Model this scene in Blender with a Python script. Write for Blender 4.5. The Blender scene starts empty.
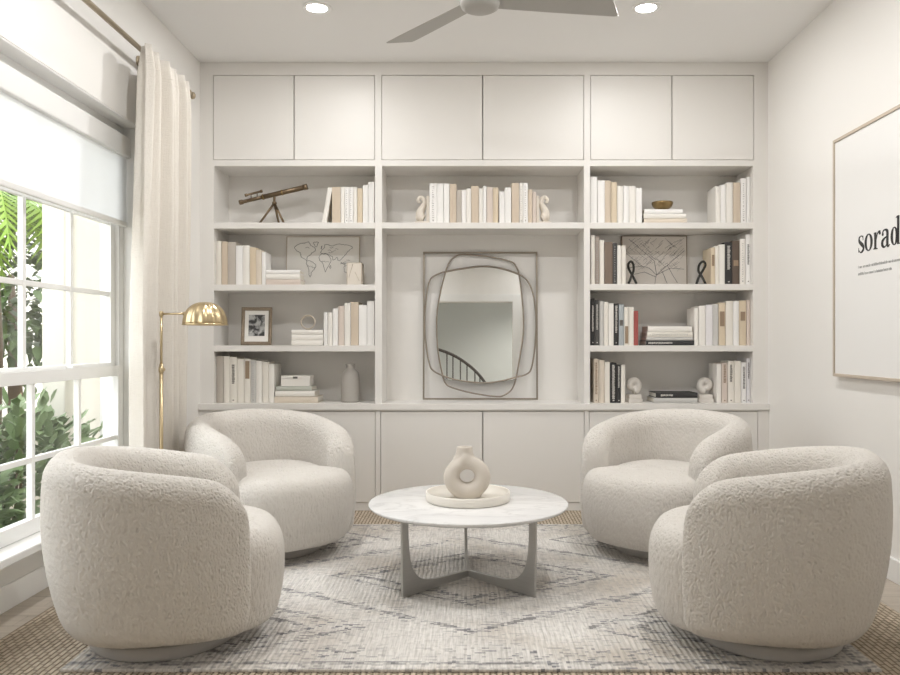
import bpy, math, random
from math import sin, cos, pi, sqrt, radians as R
from mathutils import Vector, Matrix
random.seed(7)
SC = bpy.context.scene
COL = SC.collection

# ------------------------------------------------------------------ view geometry
F_PX, VX, VY, H = 789.0, 467.0, 342.0, 1.03      # focal length in pixels, vanishing point, eye height
FR = 4.83                                        # distance of the built-in's front plane
def at(px, py, Y):
    return Vector(((px - VX) / F_PX * Y, Y, H - (py - VY) / F_PX * Y))
def fx(px, Y=FR): return (px - VX) / F_PX * Y
def fz(py, Y=FR): return H - (py - VY) / F_PX * Y

# ------------------------------------------------------------------ object helpers
def tag(o, label=None, cat=None, group=None, kind=None):
    if label: o['label'] = label
    if cat: o['category'] = cat
    if group: o['group'] = group
    if kind: o['kind'] = kind
    return o

def empty(name, loc=(0, 0, 0), rz=0):
    o = bpy.data.objects.new(name, None)
    COL.objects.link(o)
    o.location = loc
    o.rotation_euler = (0, 0, rz)
    o.empty_display_size = .1
    return o

class MB:
    def __init__(s): s.v, s.f, s.sm = [], [], []
    def add(s, vs, fs, smooth=False):
        b = len(s.v)
        s.v += [tuple(v) for v in vs]
        for f in fs:
            s.f.append(tuple(b + i for i in f)); s.sm.append(smooth)
        return s
    def box(s, x0, x1, y0, y1, z0, z1, M=None):
        vs = [Vector((x, y, z)) for z in (z0, z1) for y in (y0, y1) for x in (x0, x1)]
        if M: vs = [M @ v for v in vs]
        return s.add(vs, [(0, 2, 3, 1), (4, 5, 7, 6), (0, 1, 5, 4), (2, 6, 7, 3), (0, 4, 6, 2), (1, 3, 7, 5)])
    def rings(s, rings, cap=True, smooth=True, closed=True):
        n = len(rings[0]); b = []
        vs = [v for r in rings for v in r]
        fs = []
        for i in range(len(rings) - 1):
            for j in range(n if closed else n - 1):
                k = (j + 1) % n
                fs.append((i * n + j, i * n + k, (i + 1) * n + k, (i + 1) * n + j))
        s.add(vs, fs, smooth)
        if cap:
            s.add(rings[0][::-1], [tuple(range(n))], False)
            s.add(rings[-1], [tuple(range(n))], False)
        return s
    def lathe(s, prof, n=32, c=(0, 0, 0), smooth=True, cap=True, sx=1, sy=1):
        rs = [[(c[0] + r * cos(2 * pi * j / n) * sx, c[1] + r * sin(2 * pi * j / n) * sy, c[2] + z) for j in range(n)] for r, z in prof]
        return s.rings(rs, cap, smooth)
    def tube(s, path, rad, n=8, closed=False, smooth=True, flat=1.0):
        P = [Vector(p) for p in path]; N = len(P)
        rs = []; up = None
        for i, p in enumerate(P):
            if closed: t = P[(i + 1) % N] - P[i - 1]
            else: t = P[min(i + 1, N - 1)] - P[max(i - 1, 0)]
            t.normalize()
            if up is None:
                up = Vector((0, 0, 1)) if abs(t.z) < .9 else Vector((0, 1, 0))
            a = t.cross(up)
            if a.length < 1e-6: a = t.cross(Vector((1, 0, 0)))
            a.normalize(); b = a.cross(t).normalized(); up = b
            r = rad[i] if isinstance(rad, (list, tuple)) else rad
            rs.append([p + a * (r * cos(2 * pi * j / n)) + b * (r * flat * sin(2 * pi * j / n)) for j in range(n)])
        if closed: rs.append(rs[0])
        return s.rings(rs, not closed, smooth)
    def prism(s, poly, f0, f1, smooth=False):
        """poly: 2-D points; f0/f1 map a 2-D point to 3-D."""
        a = [f0(*p) for p in poly]; b = [f1(*p) for p in poly]
        n = len(poly)
        s.add(a + b, [(i, (i + 1) % n, n + (i + 1) % n, n + i) for i in range(n)], smooth)
        s.add(a, [tuple(range(n))[::-1]]); s.add(b, [tuple(range(n))])
        return s
    def build(s, name, mat=None, parent=None, bevel=0, loc=None, segs=2):
        me = bpy.data.meshes.new(name)
        me.from_pydata(s.v, [], s.f)
        me.polygons.foreach_set('use_smooth', s.sm)
        me.validate(); me.update()
        import bmesh
        bm = bmesh.new(); bm.from_mesh(me)
        bmesh.ops.remove_doubles(bm, verts=bm.verts, dist=1e-5)
        bmesh.ops.recalc_face_normals(bm, faces=bm.faces)
        bm.to_mesh(me); bm.free()
        o = bpy.data.objects.new(name, me); COL.objects.link(o)
        if mat: me.materials.append(mat)
        if parent: o.parent = parent
        if loc: o.location = loc
        if bevel:
            m = o.modifiers.new('bevel', 'BEVEL'); m.width = bevel; m.segments = segs; m.limit_method = 'ANGLE'; m.angle_limit = R(40)
        return o

def box_obj(name, mat, parent, *a, bevel=0):
    return MB().box(*a).build(name, mat, parent, bevel)

def copy_tree(o, parent=None):
    c = o.copy(); COL.objects.link(c); c.parent = parent
    for ch in list(o.children): copy_tree(ch, c)
    return c

def spline(pts, n=8, closed=True):
    """Catmull-Rom through 2-D or 3-D points"""
    P = [Vector(p) for p in pts]; N = len(P); out = []
    for i in range(N if closed else N - 1):
        p0 = P[(i - 1) % N] if closed or i else P[0]
        p1 = P[i]; p2 = P[(i + 1) % N]
        p3 = P[(i + 2) % N] if closed or i + 2 < N else P[N - 1]
        for k in range(n):
            t = k / n
            out.append(.5 * ((2 * p1) + (p2 - p0) * t + (2 * p0 - 5 * p1 + 4 * p2 - p3) * t * t + (3 * p1 - p0 - 3 * p2 + p3) * t ** 3))
    if not closed: out.append(P[-1])
    return out

# ------------------------------------------------------------------ materials
def mat(name, col, rough=.6, metal=0, spec=.5, bump=None, noise=None, **kw):
    m = bpy.data.materials.new(name); m.use_nodes = True
    nt = m.node_tree; b = nt.nodes['Principled BSDF']
    b.inputs['Base Color'].default_value = (*col, 1)
    b.inputs['Roughness'].default_value = rough
    b.inputs['Metallic'].default_value = metal
    b.inputs['Specular IOR Level'].default_value = spec
    for k, v in kw.items(): b.inputs[k.replace('_', ' ')].default_value = v
    tc = nt.nodes.new('ShaderNodeTexCoord')
    if noise:                                  # (scale, second colour, amount)
        n = nt.nodes.new('ShaderNodeTexNoise'); n.inputs['Scale'].default_value = noise[0]; n.inputs['Detail'].default_value = 4
        nt.links.new(tc.outputs['Object'], n.inputs['Vector'])
        mx = nt.nodes.new('ShaderNodeMix'); mx.data_type = 'RGBA'
        mx.inputs[6].default_value = (*col, 1); mx.inputs[7].default_value = (*noise[1], 1)
        nt.links.new(n.outputs['Fac'], mx.inputs[0]); nt.links.new(mx.outputs[2], b.inputs['Base Color'])
    if bump:                                   # (scale, strength, distance)
        n = nt.nodes.new('ShaderNodeTexNoise'); n.inputs['Scale'].default_value = bump[0]; n.inputs['Detail'].default_value = 3
        nt.links.new(tc.outputs['Object'], n.inputs['Vector'])
        bp = nt.nodes.new('ShaderNodeBump'); bp.inputs['Strength'].default_value = bump[1]; bp.inputs['Distance'].default_value = bump[2]
        nt.links.new(n.outputs['Fac'], bp.inputs['Height']); nt.links.new(bp.outputs['Normal'], b.inputs['Normal'])
    return m

class NT:
    """small node-graph helper"""
    def __init__(s, name):
        s.m = bpy.data.materials.new(name); s.m.use_nodes = True
        s.t = s.m.node_tree; s.b = s.t.nodes['Principled BSDF']
        s.tc = s.t.nodes.new('ShaderNodeTexCoord').outputs['Object']
    def n(s, typ, ins=None, **props):
        nd = s.t.nodes.new('ShaderNode' + typ)
        for k, v in props.items(): setattr(nd, k, v)
        for k, v in (ins or {}).items(): s.set(nd.inputs[k], v)
        return nd
    def set(s, inp, v):
        if isinstance(v, bpy.types.NodeSocket): s.t.links.new(v, inp)
        elif isinstance(v, tuple) and len(v) == 3 and inp.type == 'RGBA': inp.default_value = (*v, 1)
        else: inp.default_value = v
    def math(s, op, a, b=0, c=0):
        nd = s.n('Math', operation=op); s.set(nd.inputs[0], a); s.set(nd.inputs[1], b); s.set(nd.inputs[2], c); return nd.outputs[0]
    def mapping(s, sc=(1, 1, 1), rot=(0, 0, 0), vec=None):
        return s.n('Mapping', {'Vector': vec or s.tc, 'Scale': sc, 'Rotation': rot}).outputs[0]
    def noise(s, scale, detail=3, vec=None, rough=.5, dist=0):
        return s.n('TexNoise', {'Vector': vec or s.tc, 'Scale': scale, 'Detail': detail, 'Roughness': rough, 'Distortion': dist}).outputs['Fac']
    def mix(s, f, a, b):
        nd = s.n('Mix', data_type='RGBA'); s.set(nd.inputs[0], f); s.set(nd.inputs[6], a); s.set(nd.inputs[7], b); return nd.outputs[2]
    def ramp(s, f, lo, hi):
        nd = s.n('MapRange', {'Value': f, 'From Min': lo, 'From Max': hi}); return nd.outputs[0]
    def bump(s, h, strength=1, dist=.01):
        nd = s.n('Bump', {'Height': h, 'Strength': strength, 'Distance': dist}); s.set(s.b.inputs['Normal'], nd.outputs[0])
    def out(s, **k):
        for a, v in k.items(): s.set(s.b.inputs[a.replace('_', ' ')], v)
        return s.m

M = {}
M['wall'] = mat('wall_paint', (.86, .846, .822), .85, bump=(220, .05, .002))
M['ceiling'] = mat('ceiling_paint', (.86, .857, .85), .9)
M['hall'] = mat('hall_paint', (.66, .685, .675), .9)
M['trim'] = mat('white_trim', (.86, .86, .85), .45)
M['cab'] = mat('cabinet_paint', (.785, .766, .738), .42, bump=(60, .02, .002))
M['shade'] = mat('shade_box', (.82, .82, .81), .6)
M['brass'] = mat('aged_brass', (.56, .45, .28), .34, 1)
M['bronze'] = mat('bronze', (.17, .125, .08), .42, 1, noise=(40, (.25, .185, .12), 1))
M['bowl'] = mat('antique_brass', (.33, .235, .11), .32, 1)
M['rod'] = mat('rod_brass', (.52, .44, .33), .35, 1)
M['wire'] = mat('mirror_wire', (.35, .305, .255), .38, 1)
M['mirror'] = mat('mirror_silver', (.93, .94, .93), .01, 1)
M['fan'] = mat('fan_paint', (.43, .42, .40), .5)
M['black'] = mat('dark_iron', (.035, .034, .03), .5, .4)
M['ceramic'] = mat('grey_ceramic', (.40, .375, .345), .5, noise=(14, (.48, .455, .42), 1))
M['vase'] = mat('matte_clay', (.62, .57, .51), .75, bump=(90, .12, .002))
M['tray'] = mat('cream_tray', (.80, .765, .70), .6, bump=(60, .06, .002))
M['plaster'] = mat('cream_plaster', (.73, .675, .60), .7)
M['stone'] = mat('white_stone', (.74, .71, .67), .65, noise=(35, (.62, .58, .53), 1))
M['pages'] = mat('paper', (.80, .765, .69), .9, bump=(300, .2, .001))
M['mat_board'] = mat('mat_board', (.84, .82, .78), .9)
M['canvas'] = mat('print_paper', (.86, .845, .81), .9, noise=(9, (.80, .785, .75), 1))
M['canvas_b'] = mat('map_canvas', (.74, .70, .655), .9, noise=(12, (.66, .62, .575), 1))
M['art'] = mat('poster_paper', (.84, .835, .825), .8)
M['ink'] = mat('ink', (.035, .034, .034), .8)
M['ink_grey'] = mat('grey_ink', (.46, .46, .46), .8)
M['line'] = mat('map_line', (.15, .15, .155), .8)
M['wood_frame'] = mat('pale_wood', (.60, .52, .43), .5, noise=(30, (.50, .43, .35), 1))
M['brown_frame'] = mat('brown_wood', (.26, .20, .15), .5)
M['photo_frame'] = mat('silvered_wood', (.36, .29, .22), .4, .3, noise=(50, (.22, .17, .12), 1))
M['pier'] = mat('white_stucco', (.66, .635, .57), .9)
M['soil'] = mat('soil', (.35, .31, .25), .95)
M['leaf'] = mat('shrub_leaf', (.095, .155, .06), .45, noise=(6, (.22, .30, .14), 1))
M['leaf_dark'] = mat('tree_leaf', (.055, .095, .03), .5, noise=(3, (.12, .19, .06), 1))
M['frond'] = mat('fern_frond', (.26, .42, .06), .5, Transmission_Weight=0.0)
M['bark'] = mat('bark', (.16, .12, .085), .9)
M['base_grey'] = mat('chair_base', (.47, .45, .43), .6)
M['stair'] = mat('dark_rail', (.07, .06, .055), .5)

def boucle():
    g = NT('boucle')
    g.bump(g.noise(420, 2), .6, .003)
    c = g.mix(g.noise(26, 2), (.645, .61, .565), (.705, .675, .635))
    return g.out(Base_Color=c, Roughness=.95, Sheen_Weight=.25, Sheen_Roughness=.5, Specular_IOR_Level=.15)
M['boucle'] = boucle()

def linen():
    g = NT('linen')
    a = g.noise(1, 2, g.mapping((40, 40, 700))); b = g.noise(1, 2, g.mapping((600, 600, 18)))
    h = g.math('ADD', a, b); g.bump(h, .6, .003)
    c = g.mix(h, (.56, .515, .46), (.79, .75, .69))
    return g.out(Base_Color=c, Roughness=.95, Specular_IOR_Level=.1)
M['linen'] = linen()

def roller():
    g = NT('roller_fabric')
    t = g.n('BsdfTranslucent', {'Color': (.88, .89, .90)}); d = g.n('BsdfDiffuse', {'Color': (.86, .86, .86)})
    mx = g.n('MixShader'); mx.inputs[0].default_value = .62
    g.t.links.new(d.outputs[0], mx.inputs[1]); g.t.links.new(t.outputs[0], mx.inputs[2])
    g.t.links.new(mx.outputs[0], g.t.nodes['Material Output'].inputs['Surface'])
    return g.m
M['roller'] = roller()

def glass():
    g = NT('window_glass')
    gl = g.n('BsdfGlossy', {'Roughness': .02, 'Color': (1, 1, 1)}); tr = g.n('BsdfTransparent', {'Color': (.97, .98, .98)})
    mx = g.n('MixShader'); mx.inputs[0].default_value = .05
    g.t.links.new(tr.outputs[0], mx.inputs[1]); g.t.links.new(gl.outputs[0], mx.inputs[2])
    g.t.links.new(mx.outputs[0], g.t.nodes['Material Output'].inputs['Surface'])
    return g.m
M['glass'] = glass()

def emis(name, col, s):
    m = mat(name, (.9, .9, .9)); b = m.node_tree.nodes['Principled BSDF']
    b.inputs['Emission Color'].default_value = (*col, 1); b.inputs['Emission Strength'].default_value = s
    return m
M['lens'] = emis('lamp_lens', (1, .97, .93), 20)

def wood_floor():
    g = NT('oak_floor')
    br = g.n('TexBrick', {'Vector': g.tc, 'Color1': (.47, .41, .345), 'Color2': (.40, .35, .29), 'Mortar': (.24, .205, .17), 'Scale': 1.0, 'Mortar Size': .002,
                          'Brick Width': 1.1, 'Row Height': .11})
    gr = g.noise(1, 5, g.mapping((3, 60, 1)), dist=.4)
    c = g.mix(g.ramp(gr, .35, .75), br.outputs['Color'], (.54, .48, .41))
    return g.out(Base_Color=c, Roughness=.42)
M['floor'] = wood_floor()

def jute():
    g = NT('jute_weave')
    v = g.mapping((1, 1, 1), (0, 0, pi / 2))
    wob = g.n('TexNoise', {'Vector': g.tc, 'Scale': 9.0, 'Detail': 2}).outputs['Color']
    vv = g.n('VectorMath', operation='MULTIPLY_ADD'); g.set(vv.inputs[0], wob); vv.inputs[1].default_value = (.03, .010, 0); g.set(vv.inputs[2], v)
    br = g.n('TexBrick', {'Vector': vv.outputs[0], 'Color1': (.62, .53, .42), 'Color2': (.49, .41, .315), 'Mortar': (.19, .15, .105), 'Scale': 1.0, 'Mortar Size': .0042,
                          'Mortar Smooth': .7, 'Brick Width': .046, 'Row Height': .019})
    tone = g.mix(g.ramp(g.noise(5, 3), .3, .7), br.outputs['Color'], (.60, .52, .42))
    c = g.mix(.72, tone, br.outputs['Color'])
    g.bump(g.math('SUBTRACT', g.math('MULTIPLY', g.noise(260, 2), .3), br.outputs['Fac']), .8, .006)
    return g.out(Base_Color=c, Roughness=.95, Specular_IOR_Level=.1)
M['jute'] = jute()

RUG_CX, RUG_CY, RUG_HX, RUG_HY = .0125, 3.408, 1.27, .972
def rug():
    g = NT('distressed_rug')
    sx = g.n('SeparateXYZ', {'Vector': g.tc}); x, y = sx.outputs[0], sx.outputs[1]
    ax, ay = g.math('ABSOLUTE', x), g.math('ABSOLUTE', y)
    # stepped coordinates give the woven, broken-up edges
    st = g.n('VectorMath', operation='SNAP'); g.set(st.inputs[0], g.tc); st.inputs[1].default_value = (.012, .008, .02)
    ss = g.n('SeparateXYZ', {'Vector': st.outputs[0]}); bx, by = g.math('ABSOLUTE', ss.outputs[0]), g.math('ABSOLUTE', ss.outputs[1])
    worn = g.noise(1, 4, g.mapping((5, 14, 5), vec=st.outputs[0]), .65)
    big = g.noise(2.6, 3)
    def band(v, c, w): return g.math('LESS_THAN', g.math('ABSOLUTE', g.math('SUBTRACT', v, c)), w)
    dia = g.math('ADD', g.math('MULTIPLY', bx, .62), by)
    lines = g.math('MAXIMUM', band(dia, .30, .016), band(dia, .375, .012))
    lines = g.math('MAXIMUM', lines, band(dia, .66, .018))
    dx2 = g.math('ABSOLUTE', g.math('SUBTRACT', bx, .80)); dia2 = g.math('ADD', g.math('MULTIPLY', dx2, .62), g.math('ABSOLUTE', g.math('SUBTRACT', by, .62)))
    lines = g.math('MAXIMUM', lines, g.math('MAXIMUM', band(dia2, .14, .016), band(dia2, .24, .012)))
    lines = g.math('MAXIMUM', lines, band(by, .93, .012))
    lines = g.math('MAXIMUM', lines, band(bx, 1.215, .012))
    dash = g.noise(1, 3, g.mapping((22, 80, 5), vec=st.outputs[0]), .6)
    dash2 = g.noise(1, 3, g.mapping((60, 30, 5), vec=st.outputs[0]), .6)
    broken = g.math('MAXIMUM', g.ramp(dash, .42, .52), g.ramp(dash2, .52, .60))
    near = g.math('MAXIMUM', band(dia, .335, .075), g.math('MAXIMUM', band(dia, .66, .05), band(dia2, .19, .085)))
    near = g.math('MAXIMUM', near, g.math('GREATER_THAN', by, .80))
    near = g.math('MAXIMUM', near, g.math('GREATER_THAN', bx, 1.05))
    ink = g.math('MULTIPLY', lines, g.math('MULTIPLY', broken, g.ramp(worn, .38, .56)))
    specks = g.math('MULTIPLY', g.math('MULTIPLY', g.ramp(dash, .545, .60), g.ramp(big, .30, .52)), g.math('ADD', g.math('MULTIPLY', near, .55), .4))
    ink = g.math('MINIMUM', g.math('ADD', ink, specks), 1)
    base = g.mix(g.ramp(g.noise(2.4, 4), .38, .68), (.83, .805, .77), (.68, .655, .625))
    base = g.mix(g.math('MULTIPLY', g.ramp(g.noise(1, 3, g.mapping((2.2, 3, 1))), .46, .68), .6), base, (.50, .43, .35))
    fib = g.noise(1, 3, g.mapping((170, 9, 1)))
    fib2 = g.noise(1, 3, g.mapping((75, 40, 1)))
    base = g.mix(g.math('MULTIPLY', g.ramp(g.math('ADD', g.math('MULTIPLY', fib, .7), g.math('MULTIPLY', fib2, .3)), .40, .64), .62), base, (.45, .43, .405))
    inkc = g.mix(g.ramp(worn, .4, .6), (.15, .155, .18), (.25, .24, .235))
    c = g.mix(g.math('MULTIPLY', ink, .95), base, inkc)
    xw = g.math('ADD', x, g.math('MULTIPLY', g.noise(14, 2), .012))
    rib = g.math('SINE', g.math('MULTIPLY', xw, 2 * pi / .019))
    g.bump(g.math('ADD', g.math('MULTIPLY', rib, .34), g.math('ADD', fib, fib2)), .7, .005)
    return g.out(Base_Color=c, Roughness=.95, Specular_IOR_Level=.1)
M['rug'] = rug()

def marble():
    g = NT('white_marble')
    n1 = g.noise(2.1, 6, g.mapping((1, 2.2, 1), (0, 0, .5)), .6, 1.4)
    vein = g.math('POWER', g.math('SUBTRACT', 1, g.math('MULTIPLY', g.math('ABSOLUTE', g.math('SUBTRACT', n1, .5)), 3.0)), 14)
    soft = g.ramp(g.noise(1.6, 4, g.mapping((1, 2.5, 1), (0, 0, .5)), .55, .8), .45, .8)
    c = g.mix(g.math('MULTIPLY', soft, .55), (.81, .805, .80), (.56, .56, .575))
    c = g.mix(g.math('MULTIPLY', g.math('MAXIMUM', vein, 0), .38), c, (.46, .45, .45))
    return g.out(Base_Color=c, Roughness=.22, Specular_IOR_Level=.5)
M['marble'] = marble()

def steel():
    g = NT('brushed_nickel')
    n = g.noise(1, 3, g.mapping((8, 8, 260)))
    g.bump(n, .08, .002)
    c = g.mix(n, (.43, .425, .41), (.55, .54, .52))
    return g.out(Base_Color=c, Metallic=.9, Roughness=.42)
M['steel'] = steel()

def photo_mat():
    g = NT('old_photograph')
    n = g.noise(26, 3, None, .5, .6)
    return g.out(Base_Color=g.mix(g.ramp(n, .42, .60), (.03, .03, .03), (.45, .45, .44)), Roughness=.4)
M['photo'] = photo_mat()

# book cover colours
CV = {'white': (.86, .85, .835), 'cream': (.80, .765, .70), 'ivory': (.83, .805, .76), 'tan': (.62, .525, .42), 'beige': (.70, .625, .53), 'sand': (.665, .565, .425),
      'taupe': (.50, .455, .405), 'grey': (.56, .55, .53), 'brown': (.20, .15, .115), 'black': (.032, .031, .032), 'charcoal': (.075, .072, .07), 'red': (.36, .085, .075),
      'blue-grey': (.42, .455, .475), 'pinkish beige': (.66, .575, .515), 'lavender-white': (.76, .745, .76), 'grey-green': (.52, .535, .48), 'grey-brown': (.36, .31, .27), 'dark brown': (.115, .085, .065)}
for k, c in CV.items(): M['cover ' + k] = mat('cover_' + k.replace(' ', '_'), c, .6, bump=(240, .12, .001))
M['label_dark'] = mat('spine_ink', (.14, .13, .12), .7)
M['label_mid'] = mat('spine_print', (.42, .41, .40), .7)
M['label_light'] = mat('spine_foil', (.62, .60, .56), .6)
M['label_brown'] = mat('spine_label', (.30, .22, .15), .7)

# ------------------------------------------------------------------ the room
XL, XR, ZC = -1.635, 1.842, 2.743
YB, YF = -1.30, FR + .33                 # wall behind the camera, wall behind the shelves
XO = -1.775                              # window wall plane in the recess
def structure(o): o['kind'] = 'structure'; return o

structure(box_obj('floor', M['floor'], None, -2.4, 2.4, -4.9, YF + .1, -.12, 0))
structure(box_obj('ceiling', M['ceiling'], None, -2.4, 2.4, -4.9, YF + .1, ZC, ZC + .15))
structure(box_obj('wall_back', M['wall'], None, -2.4, 2.4, YF, YF + .12, 0, ZC))
structure(box_obj('wall_right', M['wall'], None, XR, XR + .15, YB - .1, YF, 0, ZC))
W1 = (1.90, 3.956); ZH = 2.105
m = MB()
for y0, y1 in ((W1[1], YF), (YB - .1, W1[0])):
    m.box(XL - .17, XL, y0, y1, 0, ZC)
for w in (W1,):
    m.box(XL - .17, XL, w[0], w[1], ZH, ZC)
    m.box(XO - .03, XO, w[0], w[1], 0, .25)
structure(m.build('wall_left', M['wall']))
OP = (-1.05, .665, 2.10)                 # the opening behind the camera: left, right, top
m = MB()
m.box(XL, OP[0], YB - .1, YB, 0, ZC); m.box(OP[1], XR, YB - .1, YB, 0, ZC); m.box(OP[0], OP[1], YB - .1, YB, OP[2], ZC)
structure(m.build('wall_front', M['wall']))
m = MB()
for s in (0, 1):
    y0, y1 = (YB, YB + .02) if s else (YB - .12, YB - .1)
    m.box(OP[0] - .11, OP[0], y0, y1, 0, OP[2] + .11); m.box(OP[1], OP[1] + .11, y0, y1, 0, OP[2] + .11); m.box(OP[0], OP[1], y0, y1, OP[2], OP[2] + .11)
structure(m.build('trim_1', M['trim'], bevel=.003))
m = MB()
m.box(-2.4, -2.3, -4.9, YB - .1, 0, ZC); m.box(2.3, 2.4, -4.9, YB - .1, 0, ZC); m.box(-2.3, 2.3, -4.9, -4.8, 0, ZC)
structure(m.build('wall_hall', M['hall']))
# baseboards
def baseb(name, *a):
    structure(MB().box(*a).build(name, M['trim'], bevel=.004))
baseb('baseboard_right', XR - .016, XR, YB + .02, FR - .05, 0, .10)
m = MB()
m.box(XO, XO + .016, W1[0], W1[1], 0, .10); m.box(XL, XL + .016, W1[1], FR - .05, 0, .10); m.box(XL, XL + .016, YB + .02, W1[0], 0, .10)
structure(m.build('baseboard_left', M['trim'], bevel=.004))

# windows
def window(n, w):
    XG = -1.74
    y0, y1 = w
    f = MB()                                        # outer frame and reveal lining
    f.box(XL - .17, XG + .02, y1 - .05, y1, .25, ZH); f.box(XL - .17, XG + .02, y0, y0 + .05, .25, ZH)
    f.box(XL - .17, XG + .02, y0 + .05, y1 - .05, 2.01, ZH); f.box(XL - .17, XG + .02, y0 + .05, y1 - .05, .25, .275)
    f.box(XG + .02, XL - .002, y1 - .008, y1, .27, ZH); f.box(XG + .02, XL - .002, y0, y0 + .008, .27, ZH)
    f.box(XG + .02, XL - .002, y0 + .008, y1 - .008, ZH - .008, ZH)
    root = structure(f.build(f'window_{n}', M['trim'], bevel=.003))
    a, b = y0 + .05, y1 - .05
    def sash(name, z0, z1, x0, x1, rows, tr, br):
        s = MB()
        s.box(x0, x1, a, a + .045, z0, z1); s.box(x0, x1, b - .045, b, z0, z1)
        s.box(x0, x1, a + .045, b - .045, z0, z0 + br); s.box(x0, x1, a + .045, b - .045, z1 - tr, z1)
        ia, ib = a + .045, b - .045
        for k in range(1, 5):
            yy = ib - (ib - ia) * k / 5
            s.box(x0 + .006, x1 - .004, yy - .011, yy + .011, z0 + br, z1 - tr)
        for zz in rows: s.box(x0 + .008, x1 - .006, ia, ib, zz - .011, zz + .011)
        o = s.build(name, M['trim'], root, bevel=.002)
        MB().box((x0 + x1) / 2 - .002, (x0 + x1) / 2 + .002, ia, ib, z0 + br, z1 - tr).build('glass_pane', M['glass'], o)
        return o
    sash('upper_sash', .885, 2.01, XG - .035, XG - .002, (1.265, 1.615), .045, .045)
    lo = sash('lower_sash', .275, .915, XG, XG + .034, (.565,), .05, .06)
    for yy in (a + .45, b - .45): MB().box(XG - .004, XG + .03, yy - .03, yy + .03, .915, .93).build('sash_lock', M['trim'], lo, bevel=.004)
    MB().box(XO, XL + .022, y0 - .0, y1 + .0, .238, .272).build('window_sill', M['trim'], root, bevel=.006)
    MB().box(XO, XO + .012, y0, y1, .10, .238).build('apron', M['trim'], root, bevel=.002)
    return root
window(1, W1)

# roller shade
t = empty('roller_shade', (-1.70, 0, 0))
tag(t, 'white translucent roller shade half lowered inside the window recess', 'window shade')
MB().box(-.018, .022, W1[0] + .012, W1[1] - .012, 1.945, 2.045).build('headbox', M['shade'], t, bevel=.006)
MB().box(-.001, .0015, W1[0] + .02, W1[1] - .02, 1.625, 1.946).build('shade_fabric', M['roller'], t)
MB().box(-.008, .008, W1[0] + .02, W1[1] - .02, 1.600, 1.626).build('hem_bar', M['shade'], t, bevel=.004)

# curtain rod and curtain
RX, RZ = -1.555, 2.425
t = empty('curtain_rod', (RX, 0, RZ))
tag(t, 'slim brass curtain rod above the window on the left wall', 'curtain rod')
MB().tube([(0, 1.45, 0), (0, 4.45, 0)], .0125, 14).build('rod', M['rod'], t)
for yy in (4.465, 1.435):
    MB().lathe([(.001, -.02), (.013, -.017), (.019, -.006), (.019, .006), (.013, .017), (.001, .02)], 14, (0, yy, 0)).build('finial', M['rod'], t)
for yy in (3.92, 1.60, 4.40):
    b = MB(); b.tube([(XL - RX, yy, 0), (-.012, yy, 0)], .007, 10); b.tube([(XL - RX, yy, 0), (XL - RX + .008, yy, 0)], .026, 16)
    b.tube([(0, yy - .008, 0), (0, yy + .008, 0)], .018, 14)
    b.build('bracket', M['rod'], t)
def curtain(y0, y1, label, near):
    nz, nu = 40, 150
    rows = []
    for k in range(nz + 1):
        z = .012 + (2.408 - .012) * k / nz
        low = 1 - k / nz
        top = max(0, (z - 2.28) / .13)
        row = []
        for i in range(nu + 1):
            u = i / nu
            spread = .09 * min(1, low * 1.9) * (1 - u)
            y = y0 - spread + (y1 - y0 + spread) * u
            amp = .052 * (1 - .45 * min(top, 1)) * (.55 + .45 * sin(u * 9 + 1) ** 2)
            ph = u * 2 * pi * 5 + .9 * sin(u * 8 + .6) + .25 * sin(z * 2 + u * 4)
            x = -1.492 + amp * sin(ph) + .008 * sin(ph * 2.3 + z)
            row.append((x, y + .006 * cos(ph), z))
        rows.append(row)
    c = MB().rings(rows, False, True, False).build('curtain', M['linen'])
    s = c.modifiers.new('thickness', 'SOLIDIFY'); s.thickness = .003; s.offset = 0
    tag(c, label, 'curtain')
    hs = MB()
    for dz in (2.32,):
        k = (dz - .012) / 2.396 * nz; k0 = int(k); f = k - k0
        pts = [Vector(rows[k0][i]).lerp(Vector(rows[k0 + 1][i]), f) + Vector((.0028, 0, 0)) for i in range(0, nu + 1)]
        hs.tube(pts, .0016, 6)
    hs.build('header_stitching', M['linen'], c)
curtain(3.63, 4.17, 'cream linen curtain panel hanging from the brass rod beside the window', True)

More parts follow.
